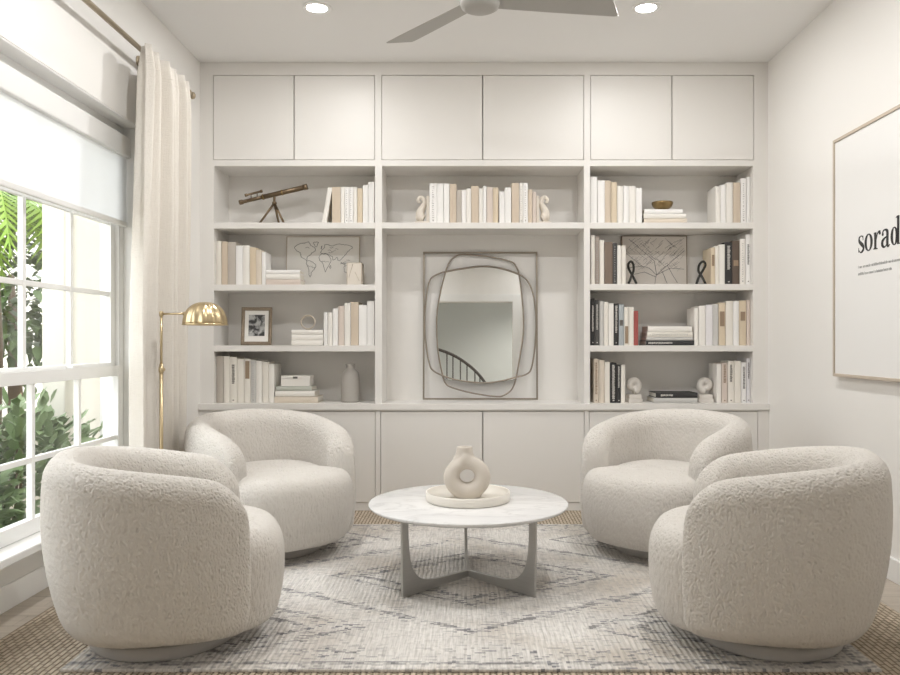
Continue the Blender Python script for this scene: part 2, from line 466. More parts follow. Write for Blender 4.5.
# built-in cabinetry -------------------------------------------------------------
CB = [200 - .05, 378, 587, 768.05]        # unit boundaries in front-plane pixels
BX = [XL, fx(378), fx(587), XR]
POS = ['left', 'middle', 'right']
def doors(root, xs, z0, z1, yf, knob=None):
    g = .0035
    for a, b in zip(xs[:-1], xs[1:]):
        MB().box(a + g / 2, b - g / 2, yf + .0005, yf + .02, z0 + g / 2, z1 - g / 2).build('door', M['cab'], root, bevel=.0012)
UP = [(213, 294, 375), (381.5, 482.7, 584), (590.3, 672, 754)]
zt0, zt1 = fz(160), fz(75)
for i in range(3):
    r = empty('upper_cabinet', ((BX[i] + BX[i + 1]) / 2, FR, fz(166)))
    tag(r, f'off-white flat two-door upper cabinet at the {POS[i]} under the ceiling', 'cabinet', 'upper cabinets above the shelves')
    ox = r.location.x; oz = r.location.z
    xs = [fx(p) for p in UP[i]]
    b = MB()
    def bx(x0, x1, y0, y1, z0, z1): b.box(x0 - ox, x1 - ox, y0, y1, z0 - oz, z1 - oz)
    bx(BX[i], xs[0], 0, .30, fz(166), ZC - .001); bx(xs[2], BX[i + 1], 0, .30, fz(166), ZC - .001)
    bx(xs[0], xs[2], 0, .30, zt1, ZC - .001); bx(xs[0], xs[2], 0, .30, fz(166), zt0); bx(xs[0], xs[2], .05, .30, zt0, zt1)
    b.build('cabinet_body', M['cab'], r)
    for a, c in zip(xs[:-1], xs[1:]):
        g = .006
        MB().box(a - ox + g / 2, c - ox - g / 2, .0005, .022, zt0 - oz + g / 2, zt1 - oz - g / 2).build('door', M['cab'], r, bevel=.001)
# open shelves
ZCT = fz(403.5)                           # counter top surface
SHELF = {0: (222.5, 284.5, 345.5), 1: (222.5,), 2: (222.5, 284, 345.5)}
IN = [(214, 375), (382, 584), (590, 753)]
SZ = {}
for i in range(3):
    r = empty('bookcase', ((BX[i] + BX[i + 1]) / 2, FR, ZCT))
    tag(r, ['off-white open bookcase section at the left holding the brass telescope', 'off-white open bookcase section in the middle around the wire mirror',
            'off-white open bookcase section at the right holding the brass bowl'][i], 'bookcase', 'open shelving of the built-in')
    ox, oz = r.location.x, r.location.z
    ztop = fz(166)
    for x0, x1 in ((BX[i], fx(IN[i][0])), (fx(IN[i][1]), BX[i + 1])):
        MB().box(x0 - ox, x1 - ox, 0, .295, 0, ztop - oz).build('side_panel', M['cab'], r)
    MB().box(BX[i] - ox, BX[i + 1] - ox, .295, .31, 0, ztop - oz).build('back_panel', M['cab'], r)
    for py in SHELF[i]:
        z1 = fz(py); z0 = z1 - .037
        SZ[(i, py)] = z1
        MB().box(fx(IN[i][0]) - ox, fx(IN[i][1]) - ox, 0, .295, z0 - oz, z1 - oz).build('shelf', M['cab'], r, bevel=.0015)
# counter and base cabinets
ct = MB().box(XL, XR, FR - .035, FR + .31, fz(409.5), ZCT).build('countertop', M['cab'], bevel=.002)
tag(ct, 'long off-white ledge running under the open shelves', 'countertop')
BF = FR - .02
BD = [(213, 294, 375.5), (380.5, 482.8, 584.5), (589, 672, 758)]
for i in range(3):
    r = empty('base_cabinet', ((BX[i] + BX[i + 1]) / 2, BF, 0))
    tag(r, ['off-white low cabinet at the left behind the rear left armchair', 'off-white low two-door cabinet in the middle behind the coffee table',
            'off-white low cabinet at the right behind the rear right armchair'][i], 'cabinet', 'base cabinets under the ledge')
    ox = r.location.x
    xs = [fx(p, BF) for p in BD[i]]
    z0, z1, zt = fz(503, BF), fz(411, BF), fz(409.5) - .0005
    b = MB()
    def bx(x0, x1, y0, y1, a, c): b.box(x0 - ox, x1 - ox, y0, y1, a, c)
    bx(BX[i], xs[0], 0, .32, z0, zt); bx(xs[2], BX[i + 1], 0, .32, z0, zt); bx(xs[0], xs[2], 0, .32, z1, zt); bx(xs[0], xs[2], .05, .32, z0, z1)
    b.build('cabinet_body', M['cab'], r)
    for a, c in zip(xs[:-1], xs[1:]):
        MB().box(a - ox + .003, c - ox - .003, .0005, .022, z0 + .004, z1 - .003).build('door', M['cab'], r, bevel=.001)
    MB().box(BX[i] - ox, BX[i + 1] - ox, .004, .32, 0, z0).build('plinth', M['cab'], r)

# ------------------------------------------------------------------ books
ORD = ['first', 'second', 'third', 'fourth', 'fifth', 'sixth', 'seventh', 'eighth', 'ninth', 'tenth', 'eleventh', 'twelfth', 'thirteenth', 'fourteenth', 'fifteenth',
       'sixteenth', 'seventeenth', 'eighteenth', 'nineteenth']
def book_mesh(w, h, d, colour, letter=None, horizontal=False, rnd=None):
    """spine on local -Y at y=0, standing on z=0, centred on x; horizontal: lies with the spine to the front (w = thickness)"""
    t = min(.0028, w * .14)
    c = MB()
    c.box(-w / 2, -w / 2 + t, .003, d, 0, h); c.box(w / 2 - t, w / 2, .003, d, 0, h)
    k = 6
    outer = [(-w / 2 + w * j / k, .003 - .003 * sin(pi * j / k)) for j in range(k + 1)]
    inner = [(x * (1 - 2 * t / w), y + t) for x, y in outer][::-1]
    c.prism(outer + inner, lambda x, y: Vector((x, y, 0)), lambda x, y: Vector((x, y, h)))
    p = MB().box(-w / 2 + t, w / 2 - t, .003 + t, d - .004, .004, h - .004)
    L = None
    if letter:
        L = MB(); rr = random.Random(int(w * 1e5) + int(h * 1e4))
        kind = letter[1]
        if kind in ('text', 'title'):
            z = h * letter[2]; z1 = h * letter[3]
            while z < z1:
                a = rr.uniform(.004, .009)
                L.box(-w * .2, w * rr.uniform(.12, .24), -.0009, .0006, z, z + a * .62); z += a
        elif kind == 'patch':
            L.box(-w * .34, w * .34, -.0008, .0008, h * letter[2], h * letter[3])
        elif kind == 'dots':
            z = h * .08
            while z < h * .92:
                L.box(-w * .16, w * rr.uniform(0, .16), -.0009, .0006, z, z + .003); z += rr.uniform(.009, .016)
        if kind in ('text', 'dots'): L.box(-w * .12, w * .12, -.0009, .0006, h * .05, h * .05 + .006)
    return c, p, L
NB = [0]
def put_book(c, p, L, colour, letter, loc, rot, label, group):
    o = c.build('book', M['cover ' + colour]); o.location = loc; o.rotation_euler = rot
    p.build('pages', M['pages'], o)
    if L: L.build('spine_lettering', M[letter[0]], o)
    tag(o, label, 'book', group); NB[0] += 1
    return o
def adj(w): return 'thick ' if w > .047 else ('slim ' if w < .0265 else '')
YS = FR + .035
def book_row(items, z, rowname, group, Y=YS, depth=(.14, .19), floor=None):
    n = len(items); rr = random.Random(sum(ord(c) for c in rowname))
    for k, it in enumerate(items):
        x0, x1, top, colour = it[:4]; letter = it[4] if len(it) > 4 else None
        X0, X1 = fx(x0, Y), fx(x1, Y)
        for a_, b_ in IN:
            if fx(a_) < (X0 + X1) / 2 < fx(b_): X0, X1 = max(X0, fx(a_) + .001), min(X1, fx(b_) - .001)
        w = X1 - X0 - .0012; h = fz(top, Y) - z
        d = rr.uniform(*depth)
        pos = 'leftmost' if k == 0 else ('rightmost' if k == n - 1 else f'{ORD[k]} from left')
        look = adj(w) + (('dark-lettered ' if letter[0] == 'label_dark' else 'light-lettered ' if letter[0] == 'label_light' else 'brown-labelled ') if letter else '') + colour
        put_book(*book_mesh(w, h, d, colour, letter), colour, letter, ((X0 + X1) / 2, Y + rr.uniform(0, .004), z + .0006), (0, 0, 0),
                 f'{look} book, {pos} in {rowname}', group)
def book_stack(items, z, what, group, Y=YS, depth=.15):
    """items from the bottom up: x0, x1, ybottom, ytop, colour[, letter]"""
    n = len(items); zz = z + .0006
    for k, it in enumerate(items):
        x0, x1, thick, colour = it[:4]; letter = it[4] if len(it) > 4 else None
        X0, X1 = fx(x0, Y), fx(x1, Y); w = thick / F_PX * Y; L = X1 - X0
        pos = {0: 'bottom', n - 1: 'top'}.get(k, 'middle' if n == 3 else f'{ORD[k]} from bottom' if n > 3 else '')
        put_book(*book_mesh(w - .0018, L, depth - .006 * k, colour, letter), colour, letter, (X0, Y + .003 * k, zz + w / 2), (0, R(90), 0),
                 f'{colour} book lying flat, {pos} of {what}', group)
        zz += w
    return zz

dk, lt, bl, MID = 'label_dark', 'label_light', 'label_brown', 'label_mid'
z1 = SZ[(0, 222.5)]
# a leaning cream book, then the row beside the telescope
Y = YS; X0 = fx(322.2, Y); hb = (fz(187, Y) - z1); lean = math.atan2(fx(327.5, Y) - fx(321.3, Y), hb)
c, p, L = book_mesh(.027, hb * .985, .165, 'ivory')
put_book(c, p, L, 'ivory', None, (X0 + .0115, Y, z1 + .0135 * sin(lean) + .0003), (0, lean, 0), 'ivory book leaning against the row right of the brass telescope', 'books beside the telescope')
book_row([(331.8, 340.4, 187, 'tan'), (340.5, 344.4, 187, 'ivory'), (344.5, 348.8, 187, 'white', (MID, 'dots')), (349, 353, 187, 'white', (MID, 'dots')), (353.2, 357, 187, 'ivory'),
          (357.2, 362.5, 188.5, 'sand'), (362.7, 368, 185, 'white'), (368.2, 374.2, 182, 'white')], z1, 'the row beside the telescope', 'books beside the telescope')
z2 = SZ[(0, 284.5)]
book_row([(215.8, 221, 241, 'cream'), (221.2, 227.4, 241.5, 'tan'), (227.6, 235.4, 242, 'taupe'), (235.6, 242.4, 245.5, 'white'), (242.6, 249.3, 245.5, 'ivory'),
          (249.5, 255.9, 247.5, 'sand'), (256, 261.3, 250, 'beige'), (261.5, 265.4, 252, 'white')], z2, 'the row left of the world map', 'books left of the world map')
book_stack([(265.8, 300.5, 5.6, 'pinkish beige'), (265.8, 300, 5.4, 'ivory'), (265.8, 299.5, 4, 'white')], z2, 'the pile before the world map', 'pile by the world map')
z3 = SZ[(0, 345.5)]
zring = book_stack([(291.5, 323, 5.2, 'ivory'), (291.5, 323.2, 5.6, 'ivory'), (291.3, 323, 4.8, 'ivory')], z3, 'the pile under the small hoop ornament', 'pile under the hoop', depth=.17)
book_row([(323.6, 327.4, 312.5, 'white'), (327.6, 332.4, 312.5, 'ivory'), (332.6, 338, 308.5, 'white'), (338.2, 344, 306, 'pinkish beige'), (344.2, 350.4, 303, 'ivory'),
          (350.6, 358.4, 302, 'tan'), (358.6, 366.8, 305, 'white'), (367, 374.3, 301, 'white')], z3, 'the row right of the hoop ornament', 'books right of the hoop')
z4 = ZCT
book_row([(215.8, 223, 356, 'taupe'), (223.2, 229.4, 356, 'cream'), (229.6, 236.8, 357, 'cream', (dk, 'text', .42, .84)), (237, 243.8, 359, 'cream'),
          (244, 250.3, 359, 'cream', (bl, 'patch', .55, .95)), (250.5, 255.8, 360, 'grey', (MID, 'dots')), (256, 261.9, 361, 'ivory'), (262.1, 268.3, 362, 'cream'), (268.5, 274, 364, 'ivory')],
         z4, 'the lowest row at left', 'books on the lowest left shelf')
zb = book_stack([(274.4, 318, 6.4, 'beige'), (275, 314.5, 5.6, 'ivory'), (276, 311.5, 4.6, 'grey-green')], z4, 'the pile left of the bottle vase', 'pile by the bottle vase', depth=.19)
# keepsake box
Y = YS + .012
bw = fx(309.5, Y) - fx(281, Y); bh = 10.3 / F_PX * Y
r = empty('keepsake_box', ((fx(281, Y) + fx(309.5, Y)) / 2, Y, zb + .0005)); tag(r, 'small cream box with a dark notch on top of the book pile by bottle vase', 'box')
MB().box(-bw / 2, bw / 2, 0, .13, 0, bh * .72).build('box_body', M['cover ivory'], r, bevel=.0015)
li = MB(); li.box(-bw / 2 - .001, bw / 2 + .001, -.001, .131, bh * .74, bh); li.build('lid', M['cover ivory'], r, bevel=.0015)
MB().box(-.014, .014, -.0018, .002, bh * .74, bh * .92).build('finger_notch', M['label_dark'], r)

z1 = SZ[(1, 222.5)]
book_row([(429.4, 436.9, 183.5, 'white', (MID, 'dots')), (437, 443.4, 183.5, 'white'), (443.6, 449.4, 183.5, 'white'), (449.6, 456.4, 184, 'tan'), (456.6, 461.4, 190, 'taupe'), (461.6, 466, 190, 'white'),
          (466.2, 471, 188.5, 'ivory'), (471.2, 478.8, 186, 'tan'), (479, 482.9, 188.5, 'ivory'), (483.1, 486.4, 186, 'white'), (486.6, 492.9, 187, 'pinkish beige'),
          (493.1, 498.5, 187.5, 'sand'), (499.2, 504.8, 191.5, 'white'), (505, 511.2, 187.5, 'white'), (511.6, 519.3, 183, 'tan'), (519.5, 522.9, 183, 'ivory', (MID, 'dots')),
          (523.1, 527.9, 183, 'white', (MID, 'dots')), (528.1, 532.4, 189.5, 'tan'), (532.6, 536.4, 192, 'pinkish beige')], z1, 'the row above the mirror', 'books above the mirror')

z1 = SZ[(2, 222.5)]
book_row([(590.6, 597.3, 177, 'white'), (597.6, 604.9, 180.5, 'white'), (605.1, 611, 180.5, 'tan'), (611.3, 617, 182, 'sand'), (617.4, 623.2, 186, 'ivory'), (623.5, 629, 186, 'white'),
          (629.3, 635.9, 186, 'ivory'), (636.2, 642.2, 188, 'white')], z1, 'the row left of the brass bowl', 'books left of the brass bowl')
zbowl = book_stack([(644.2, 687, 5, 'beige'), (644, 686.3, 4.6, 'ivory'), (644.6, 683, 4.8, 'white')], z1, 'the pile under the brass bowl', 'pile under the brass bowl', depth=.19)
book_row([(716, 720.8, 186, 'ivory'), (721, 726.2, 185, 'white'), (726.5, 733, 182.5, 'ivory'), (733.4, 740.6, 182.5, 'tan'), (741, 746.6, 178.5, 'white', (MID, 'dots')), (747, 751.8, 177, 'white')],
         z1, 'the row right of the brass bowl', 'books right of the brass bowl')
z2 = SZ[(2, 284)]
book_row([(591, 594.9, 235, 'cream'), (595.1, 599.3, 236.5, 'grey-brown', (MID, 'dots')), (599.6, 604.3, 240, 'cream'), (604.6, 612.9, 242, 'brown'), (613.1, 617, 243, 'charcoal', (MID, 'dots')),
          (617.4, 621.4, 245.5, 'ivory'), (621.6, 625.8, 245.5, 'cream')], z2, 'the row left of the street map', 'books left of the street map')
book_row([(711.4, 715.3, 247.5, 'sand', (bl, 'patch', .5, .8)), (715.5, 719.4, 246, 'cream'), (719.6, 725, 244.5, 'ivory'), (725.4, 732.4, 242, 'black', (lt, 'text', .35, .9)),
          (732.6, 739.8, 240.5, 'dark brown', (bl, 'patch', .42, .55)), (740.1, 745.6, 239, 'ivory', (MID, 'dots')), (746, 752, 234.5, 'white', (dk, 'text', .4, .8))],
         z2, 'the row right of the street map', 'books right of the street map')
z3 = SZ[(2, 345.5)]
book_row([(591, 594.9, 298.5, 'black', (lt, 'text', .3, .85)), (595.1, 599.4, 300, 'charcoal', (lt, 'text', .35, .9)), (599.6, 603.9, 301, 'grey'), (604.1, 608.4, 302, 'cream'),
          (608.6, 613.8, 303.5, 'ivory'), (614, 618.8, 303.5, 'black', (lt, 'text', .3, .95)), (619, 624, 304.5, 'blue-grey', (dk, 'patch', .48, .62)), (624.4, 629, 307, 'cream', (bl, 'patch', .05, .5)),
          (629.2, 633.9, 307, 'cream'), (634.1, 638.4, 311, 'red')], z3, 'the row with the red book', 'books around the red one')
book_stack([(646, 694, 4.8, 'black', (lt, 'text', .05, .55)), (647, 693, 3.4, 'grey'), (647.6, 693, 5.2, 'cream', (lt, 'text', .1, .9)), (648.4, 692.5, 5.8, 'ivory')],
           z3, 'the pile right of the red book', 'pile by the red book', depth=.2)
book_row([(694.6, 698.5, 308, 'ivory'), (699, 705.8, 306, 'ivory'), (706, 712.8, 305, 'lavender-white'), (713, 718.7, 304, 'grey'), (719, 725.8, 303, 'sand', (bl, 'patch', .45, .8)),
          (726, 733.3, 301, 'cream'), (733.6, 739.3, 301, 'white'), (739.6, 746.6, 300.5, 'sand', (bl, 'patch', .55, .75)), (747, 752.3, 300, 'pinkish beige')],
         z3, 'the row right of the red one', 'books two shelves below the bowl')
book_row([(593.8, 598.8, 359, 'beige', (bl, 'text', .2, .9)), (599.2, 604.8, 360, 'beige'), (605, 610, 362, 'cream'), (610.4, 616.8, 363, 'black', (lt, 'text', .1, .95)),
          (617, 621, 365, 'black', (lt, 'text', .4, .95)), (621.2, 625.4, 365, 'cream')], z4, 'the row beside the left spiral bookend', 'books by the spiral bookend')
book_stack([(654, 697.5, 5, 'grey'), (656, 697.8, 5.2, 'black', (lt, 'title', .12, .4))], z4, 'the pair between the stone bookends', 'pair between the stone bookends', depth=.2)
book_row([(717, 721.6, 364, 'ivory'), (722, 727.8, 363, 'pinkish beige', (bl, 'text', .5, .95)), (728.2, 734.3, 361, 'cream', (dk, 'text', .5, .9)), (734.6, 741.2, 361, 'cream'),
          (741.6, 746.5, 362.5, 'white', (dk, 'text', .35, .9)), (747, 752.4, 358.5, 'lavender-white', (dk, 'text', .55, .9))],
         z4, 'the lowest row at far right', 'books in the lower right corner')

# ------------------------------------------------------------------ ornaments on the shelves
z1 = SZ[(0, 222.5)]
# telescope
Y = FR + .13
def P(px, py, dy=0): return at(px, py, Y) + Vector((0, dy, 0))
o0 = P(274.4, 222); o0.z = z1
r = empty('telescope', o0); tag(r, 'small brass telescope on a tripod standing on the top left shelf', 'telescope')
def rel(v): return v - o0
a, b = rel(P(239.4, 202.6)), rel(P(307.4, 186.6)); d = (b - a)
def seg(t0, t1, r0, r1=None, n=14):
    return MB().tube([a + d * t0, a + d * t1], [r0, r1 or r0], n)
seg(.10, .34, .0115).build('draw_tube', M['bronze'], r)
seg(.33, .96, .0148, .0162).build('main_tube', M['bronze'], r)
e = MB(); e.tube([a, a + d * .05, a + d * .051, a + d * .11], [.0155, .0155, .012, .012], 14); e.build('eyepiece', M['bronze'], r)
e = MB(); e.tube([a + d * .94, a + d], [.0185, .0185], 16); e.build('lens_hood', M['bronze'], r)
for tt in (.34, .62): seg(tt, tt + .02, .0178).build('collar', M['bowl'], r)
fa, fb = rel(P(245, 195.4)), rel(P(262.4, 191)); fd = fb - fa
f = MB().tube([fa, fa + fd * .12, fa + fd * .13, fa + fd * .87, fa + fd * .88, fb], [.010, .010, .007, .007, .010, .010], 12).build('finder_scope', M['bronze'], r)
for tt in (.35, .7):
    q = fa + fd * tt; MB().tube([q, q + Vector((0, 0, -.028))], .003, 6).build('finder_post', M['bronze'], f)
top = rel(P(274.4, 203))
MB().tube([top, rel(P(274.4, 195.5))], [.007, .009], 10).build('pivot', M['bronze'], r)
MB().lathe([(.002, -.012), (.013, -.009), (.015, 0), (.011, .008), (.004, .012)], 14, top).build('tripod_head', M['bronze'], r)
for px, dy in ((260.5, -.03), (277.5, .05), (285.5, -.035)):
    q = rel(P(px, 222)); q.y += dy; q.z = .0065
    MB().tube([top, top.lerp(q, .5), q], [.0075, .007, .0065], 8).build('leg', M['bronze'], r)

# world map print leaning at the back of the second shelf
def leaning_panel(name, label, cat, px0, px1, py0, z, depthY, thick, frame_w, mframe, mface, tilt=R(3)):
    yb = depthY
    w = fx(px1, yb) - fx(px0, yb); h = fz(py0, yb) - z
    r = empty(name, ((fx(px0, yb) + fx(px1, yb)) / 2, yb, z + thick * sin(tilt) + .0002)); r.rotation_euler = (-tilt, 0, 0)
    tag(r, label, cat)
    b = MB()
    b.box(-w / 2, -w / 2 + frame_w, 0, thick, 0, h); b.box(w / 2 - frame_w, w / 2, 0, thick, 0, h)
    b.box(-w / 2 + frame_w, w / 2 - frame_w, 0, thick, 0, frame_w); b.box(-w / 2 + frame_w, w / 2 - frame_w, 0, thick, h - frame_w, h)
    b.build('frame', mframe, r)
    MB().box(-w / 2 + frame_w, w / 2 - frame_w, .003, thick - .002, frame_w, h - frame_w).build('print_sheet', mface, r)
    return r, w, h
r, w, h = leaning_panel('world_map_print', 'pale framed print of a world map in grey outline leaning on the shelf', 'print', 286, 359.5, 236.3, z2 if False else SZ[(0, 284.5)], FR + .268, .014, .004, M['wood_frame'], M['canvas'], R(2))
LAND = [[(.09, .78), (.14, .86), (.22, .90), (.30, .91), (.33, .84), (.36, .80), (.38, .72), (.34, .68), (.31, .60), (.27, .56), (.26, .50), (.22, .53), (.19, .58), (.16, .66), (.12, .70)],
        [(.28, .47), (.33, .48), (.37, .42), (.40, .36), (.37, .28), (.34, .20), (.32, .10), (.30, .18), (.29, .30), (.27, .40)],
        [(.36, .90), (.42, .92), (.43, .86), (.39, .80)],
        [(.47, .62), (.52, .64), (.58, .60), (.62, .50), (.59, .42), (.57, .30), (.54, .22), (.51, .34), (.50, .44), (.46, .48), (.45, .55)],
        [(.46, .66), (.48, .74), (.51, .78), (.52, .86), (.56, .86), (.64, .84), (.72, .88), (.80, .86), (.90, .82), (.93, .78), (.88, .72), (.84, .66), (.80, .56), (.76, .52), (.72, .48), (.70, .56),
         (.66, .50), (.63, .58), (.58, .63), (.54, .66), (.51, .65)],
        [(.80, .34), (.84, .37), (.89, .35), (.92, .27), (.88, .21), (.82, .24)], [(.76, .45), (.80, .42), (.84, .40), (.80, .40)], [(.46, .78), (.475, .82), (.485, .77)], [(.60, .33), (.615, .36), (.61, .29)]]
ln = MB(); rr = random.Random(3)
for poly in LAND:
    pts = spline([((x - .5) * w * .94 + rr.uniform(-.005, .005), 0, y * h * .84 + h * .12 + rr.uniform(-.004, .004)) for x, y in poly], 6)
    pts = [Vector((p.x + rr.uniform(-.0022, .0022), .0022, p.z + rr.uniform(-.0022, .0022))) for p in pts]
    ln.tube(pts, .0013, 5, closed=True)
for _ in range(16):
    cx_, cz_ = rr.choice([(.22, .80), (.25, .88), (.55, .80), (.70, .74), (.78, .80), (.54, .50), (.33, .34), (.60, .70), (.80, .44), (.86, .46)])
    cx_ += rr.uniform(-.07, .07); cz_ += rr.uniform(-.04, .04); q0 = Vector(((cx_ - .5) * w * .94, .0022, cz_ * h * .84 + h * .12))
    ln.tube([q0 + Vector((rr.uniform(-.004, .004) + .006 * j_, 0, rr.uniform(-.005, .005))) for j_ in range(5)], .0009, 4)
ln.build('map_outlines', M['line'], r)
# small marbled cube
Y = FR + .10; zz = SZ[(0, 284.5)]
cw = fx(361.5, Y) - fx(347, Y); chh = fz(263, Y) - zz
r = empty('candle_holder', ((fx(347, Y) + fx(361.5, Y)) / 2, Y + cw / 2, zz + .0005)); tag(r, 'small cream square candle holder with brown edges in front of world map', 'candle holder')
c = MB()
q = cw / 2
c.rings([[(-q, -q, .0), (q, -q, 0), (q, q, 0), (-q, q, 0)], [(-q, -q, chh), (q, -q, chh), (q, q, chh), (-q, q, chh)], [(-q + .008, -q + .008, chh), (q - .008, -q + .008, chh), (q - .008, q - .008, chh), (-q + .008, q - .008, chh)],
         [(-q + .008, -q + .008, .012), (q - .008, -q + .008, .012), (q - .008, q - .008, .012), (-q + .008, q - .008, .012)]], True, False)
c.build('holder_body', M['plaster'], r, bevel=.003)
e = MB()
for sx in (-1, 1):
    for sy in (-1, 1): e.tube([(sx * q, sy * q, .001), (sx * q, sy * q, chh)], .0022, 6)
e.tube([(-q, -q, chh), (q, -q, chh), (q, q, chh), (-q, q, chh)], .0022, 6, closed=True)
e.tube([(-q * .2, -q - .0006, chh * .95), (-q * .75, -q - .0006, chh * .35)], .0015, 6); e.tube([(q * .1, -q - .0006, chh * .6), (q * .7, -q - .0006, chh * .2)], .0012, 6)
e.build('wire_edging', M['wood_frame'], r)
# photograph frame
Y = FR + .11; zz = SZ[(0, 345.5)]
w = fx(271, Y) - fx(241, Y); h = fz(307, Y) - zz
r = empty('photo_frame', ((fx(241, Y) + fx(271, Y)) / 2, Y, zz + .0035)); r.rotation_euler = (R(-9), 0, R(6)); tag(r, 'antique brown picture frame with a black and white photograph', 'photo frame')
fwid = .021; b = MB()
def frame_ring(mb, w, h, fw, y0, y1, ym):
    O = [(-w / 2, 0), (w / 2, 0), (w / 2, h), (-w / 2, h)]; I = [(-w / 2 + fw, fw), (w / 2 - fw, fw), (w / 2 - fw, h - fw), (-w / 2 + fw, h - fw)]
    C = [(-w / 2 + fw * .4, fw * .4), (w / 2 - fw * .4, fw * .4), (w / 2 - fw * .4, h - fw * .4), (-w / 2 + fw * .4, h - fw * .4)]
    loops = [[(x, y1, z) for x, z in O], [(x, y0, z) for x, z in O], [(x, ym, z) for x, z in C], [(x, y0 + .004, z) for x, z in I], [(x, y1, z) for x, z in I]]
    vs = [v for l in loops for v in l]; fs = []
    for i in range(5):
        for j in range(4):
            k = (j + 1) % 4; i2 = (i + 1) % 5
            fs.append((i * 4 + j, i * 4 + k, i2 * 4 + k, i2 * 4 + j))
    mb.add(vs, fs)
frame_ring(b, w, h, fwid, 0, .018, -.006); b.build('frame', M['photo_frame'], r)
MB().box(-w / 2 + fwid, w / 2 - fwid, .008, .016, fwid, h - fwid).build('mat_board', M['mat_board'], r)
pw = (w - 2 * fwid) * .34; pz0, pz1 = h * .24, h * .80
MB().box(-pw, pw, .0065, .009, pz0, pz1).build('photograph', M['photo'], r)
MB().box(-.02, .02, .0, .004, -h * .62, 0, Matrix.Translation((0, .019, h * .66)) @ Matrix.Rotation(R(24), 4, 'X')).build('easel_back', M['brown_frame'], r)
# hoop ornament on the white pile
Y = FR + .085
rc = 6.8 / F_PX * Y
r = empty('hoop_ornament', (fx(308, Y), Y, zring + .0003)); tag(r, 'small thin tan hoop ornament standing on the white book pile', 'ornament')
zc_ = rc + .006
MB().tube([(rc * cos(t), 0, zc_ + rc * sin(t)) for t in [2 * pi * k / 40 for k in range(40)]], .0042, 8, closed=True).build('hoop', M['wood_frame'], r)
MB().tube([(rc * .96 * cos(t), rc * .5 * sin(t), zc_ + rc * .75 * sin(t) + rc * .1) for t in [pi * k / 16 for k in range(17)]], .0016, 6).build('inner_arc', M['wood_frame'], r)
MB().box(-.013, .013, -.012, .012, 0, .006).build('foot', M['wood_frame'], r, bevel=.001)
# bottle vase
Y = FR + .12
bt = MB(); k = 1 / F_PX * Y
prof = [(.001, 0), (7.6, 0), (8.8, .6), (9.2, 2), (9.4, 15), (9.3, 23), (8.9, 27), (7.9, 30), (6.2, 32), (4.6, 33.3), (4.2, 34.4), (4.3, 36.2), (4.8, 37), (4.7, 38), (4, 38.2), (3.5, 37.6), (3.3, 36.6), (.01, 36.4)]
bt.lathe([(max(.0008, a * k), b * k) for a, b in prof], 36)
o = bt.build('bottle_vase', M['ceramic'], loc=(fx(350.3, Y), Y, ZCT)); tag(o, 'grey ceramic bottle vase at right end of the lowest left shelf', 'vase')
# brass bowl
Y = FR + .095
k = 1 / F_PX * Y
bw = MB(); bw.lathe([(.001, 0), (4.6 * k, 0), (4.8 * k, .7 * k), (7.2 * k, 1.6 * k), (9.6 * k, 4 * k), (10.6 * k, 7 * k), (10.4 * k, 8.2 * k), (9.8 * k, 8.2 * k), (9.7 * k, 7 * k), (8.6 * k, 4.4 * k), (6 * k, 2.4 * k), (.001, 1.9 * k)], 40)
o = bw.build('bowl', M['bowl'], loc=(fx(662.3, Y), Y, zbowl + .0003)); tag(o, 'small dark brass bowl resting on the pile of pale books', 'bowl')
# street map canvas
r, w, h = leaning_panel('street_map_canvas', 'beige canvas printed with a street map leaning on the right shelves', 'print', 622, 687.5, 235.5, SZ[(2, 284)], FR + .262, .020, .005, M['brown_frame'], M['canvas_b'], R(2))
ln = MB(); rr = random.Random(11)
def sline(p, q, rad=.0009):
    n = 7; pts = []
    for j in range(n + 1):
        t = j / n; x = p[0] + (q[0] - p[0]) * t; z = p[1] + (q[1] - p[1]) * t
        pts.append(Vector(((x - .5) * w * .96 + rr.uniform(-.0012, .0012), .0022, z * h * .96 + h * .02 + rr.uniform(-.0012, .0012))))
    ln.tube(pts, rad, 5)
def clip_line(x, y, ang, L):
    return (x, y), (min(1, max(0, x + cos(ang) * L)), min(1, max(0, y + sin(ang) * L)))
for k_ in range(120):
    x, y = rr.uniform(.03, .95), rr.uniform(.30, .97); an = rr.choice([.75, .75, 2.3, 2.3, .95]) + rr.uniform(-.06, .06)
    L_ = rr.uniform(.06, .22); x2, y2 = x + cos(an) * L_, y + sin(an) * L_
    if 0.02 < x2 < .98 and y2 < .98: sline((x, y), (x2, y2), .00065)
for seg_ in [((.05, .36), (.3, .40)), ((.3, .40), (.42, .36)), ((.42, .36), (.53, .22)), ((.53, .22), (.98, .72)), ((.53, .22), (.50, .03)), ((.12, .22), (.34, .28)), ((.34, .28), (.52, .18)),
             ((.53, .22), (.75, .36)), ((.75, .36), (.97, .34)), ((.62, .30), (.70, .05)), ((.10, .95), (.50, .5)), ((.5, .5), (.53, .22)), ((.70, .42), (.86, .06)), ((.05, .66), (.3, .40))]:
    sline(*seg_, .0013)
ln.build('street_lines', M['line'], r)
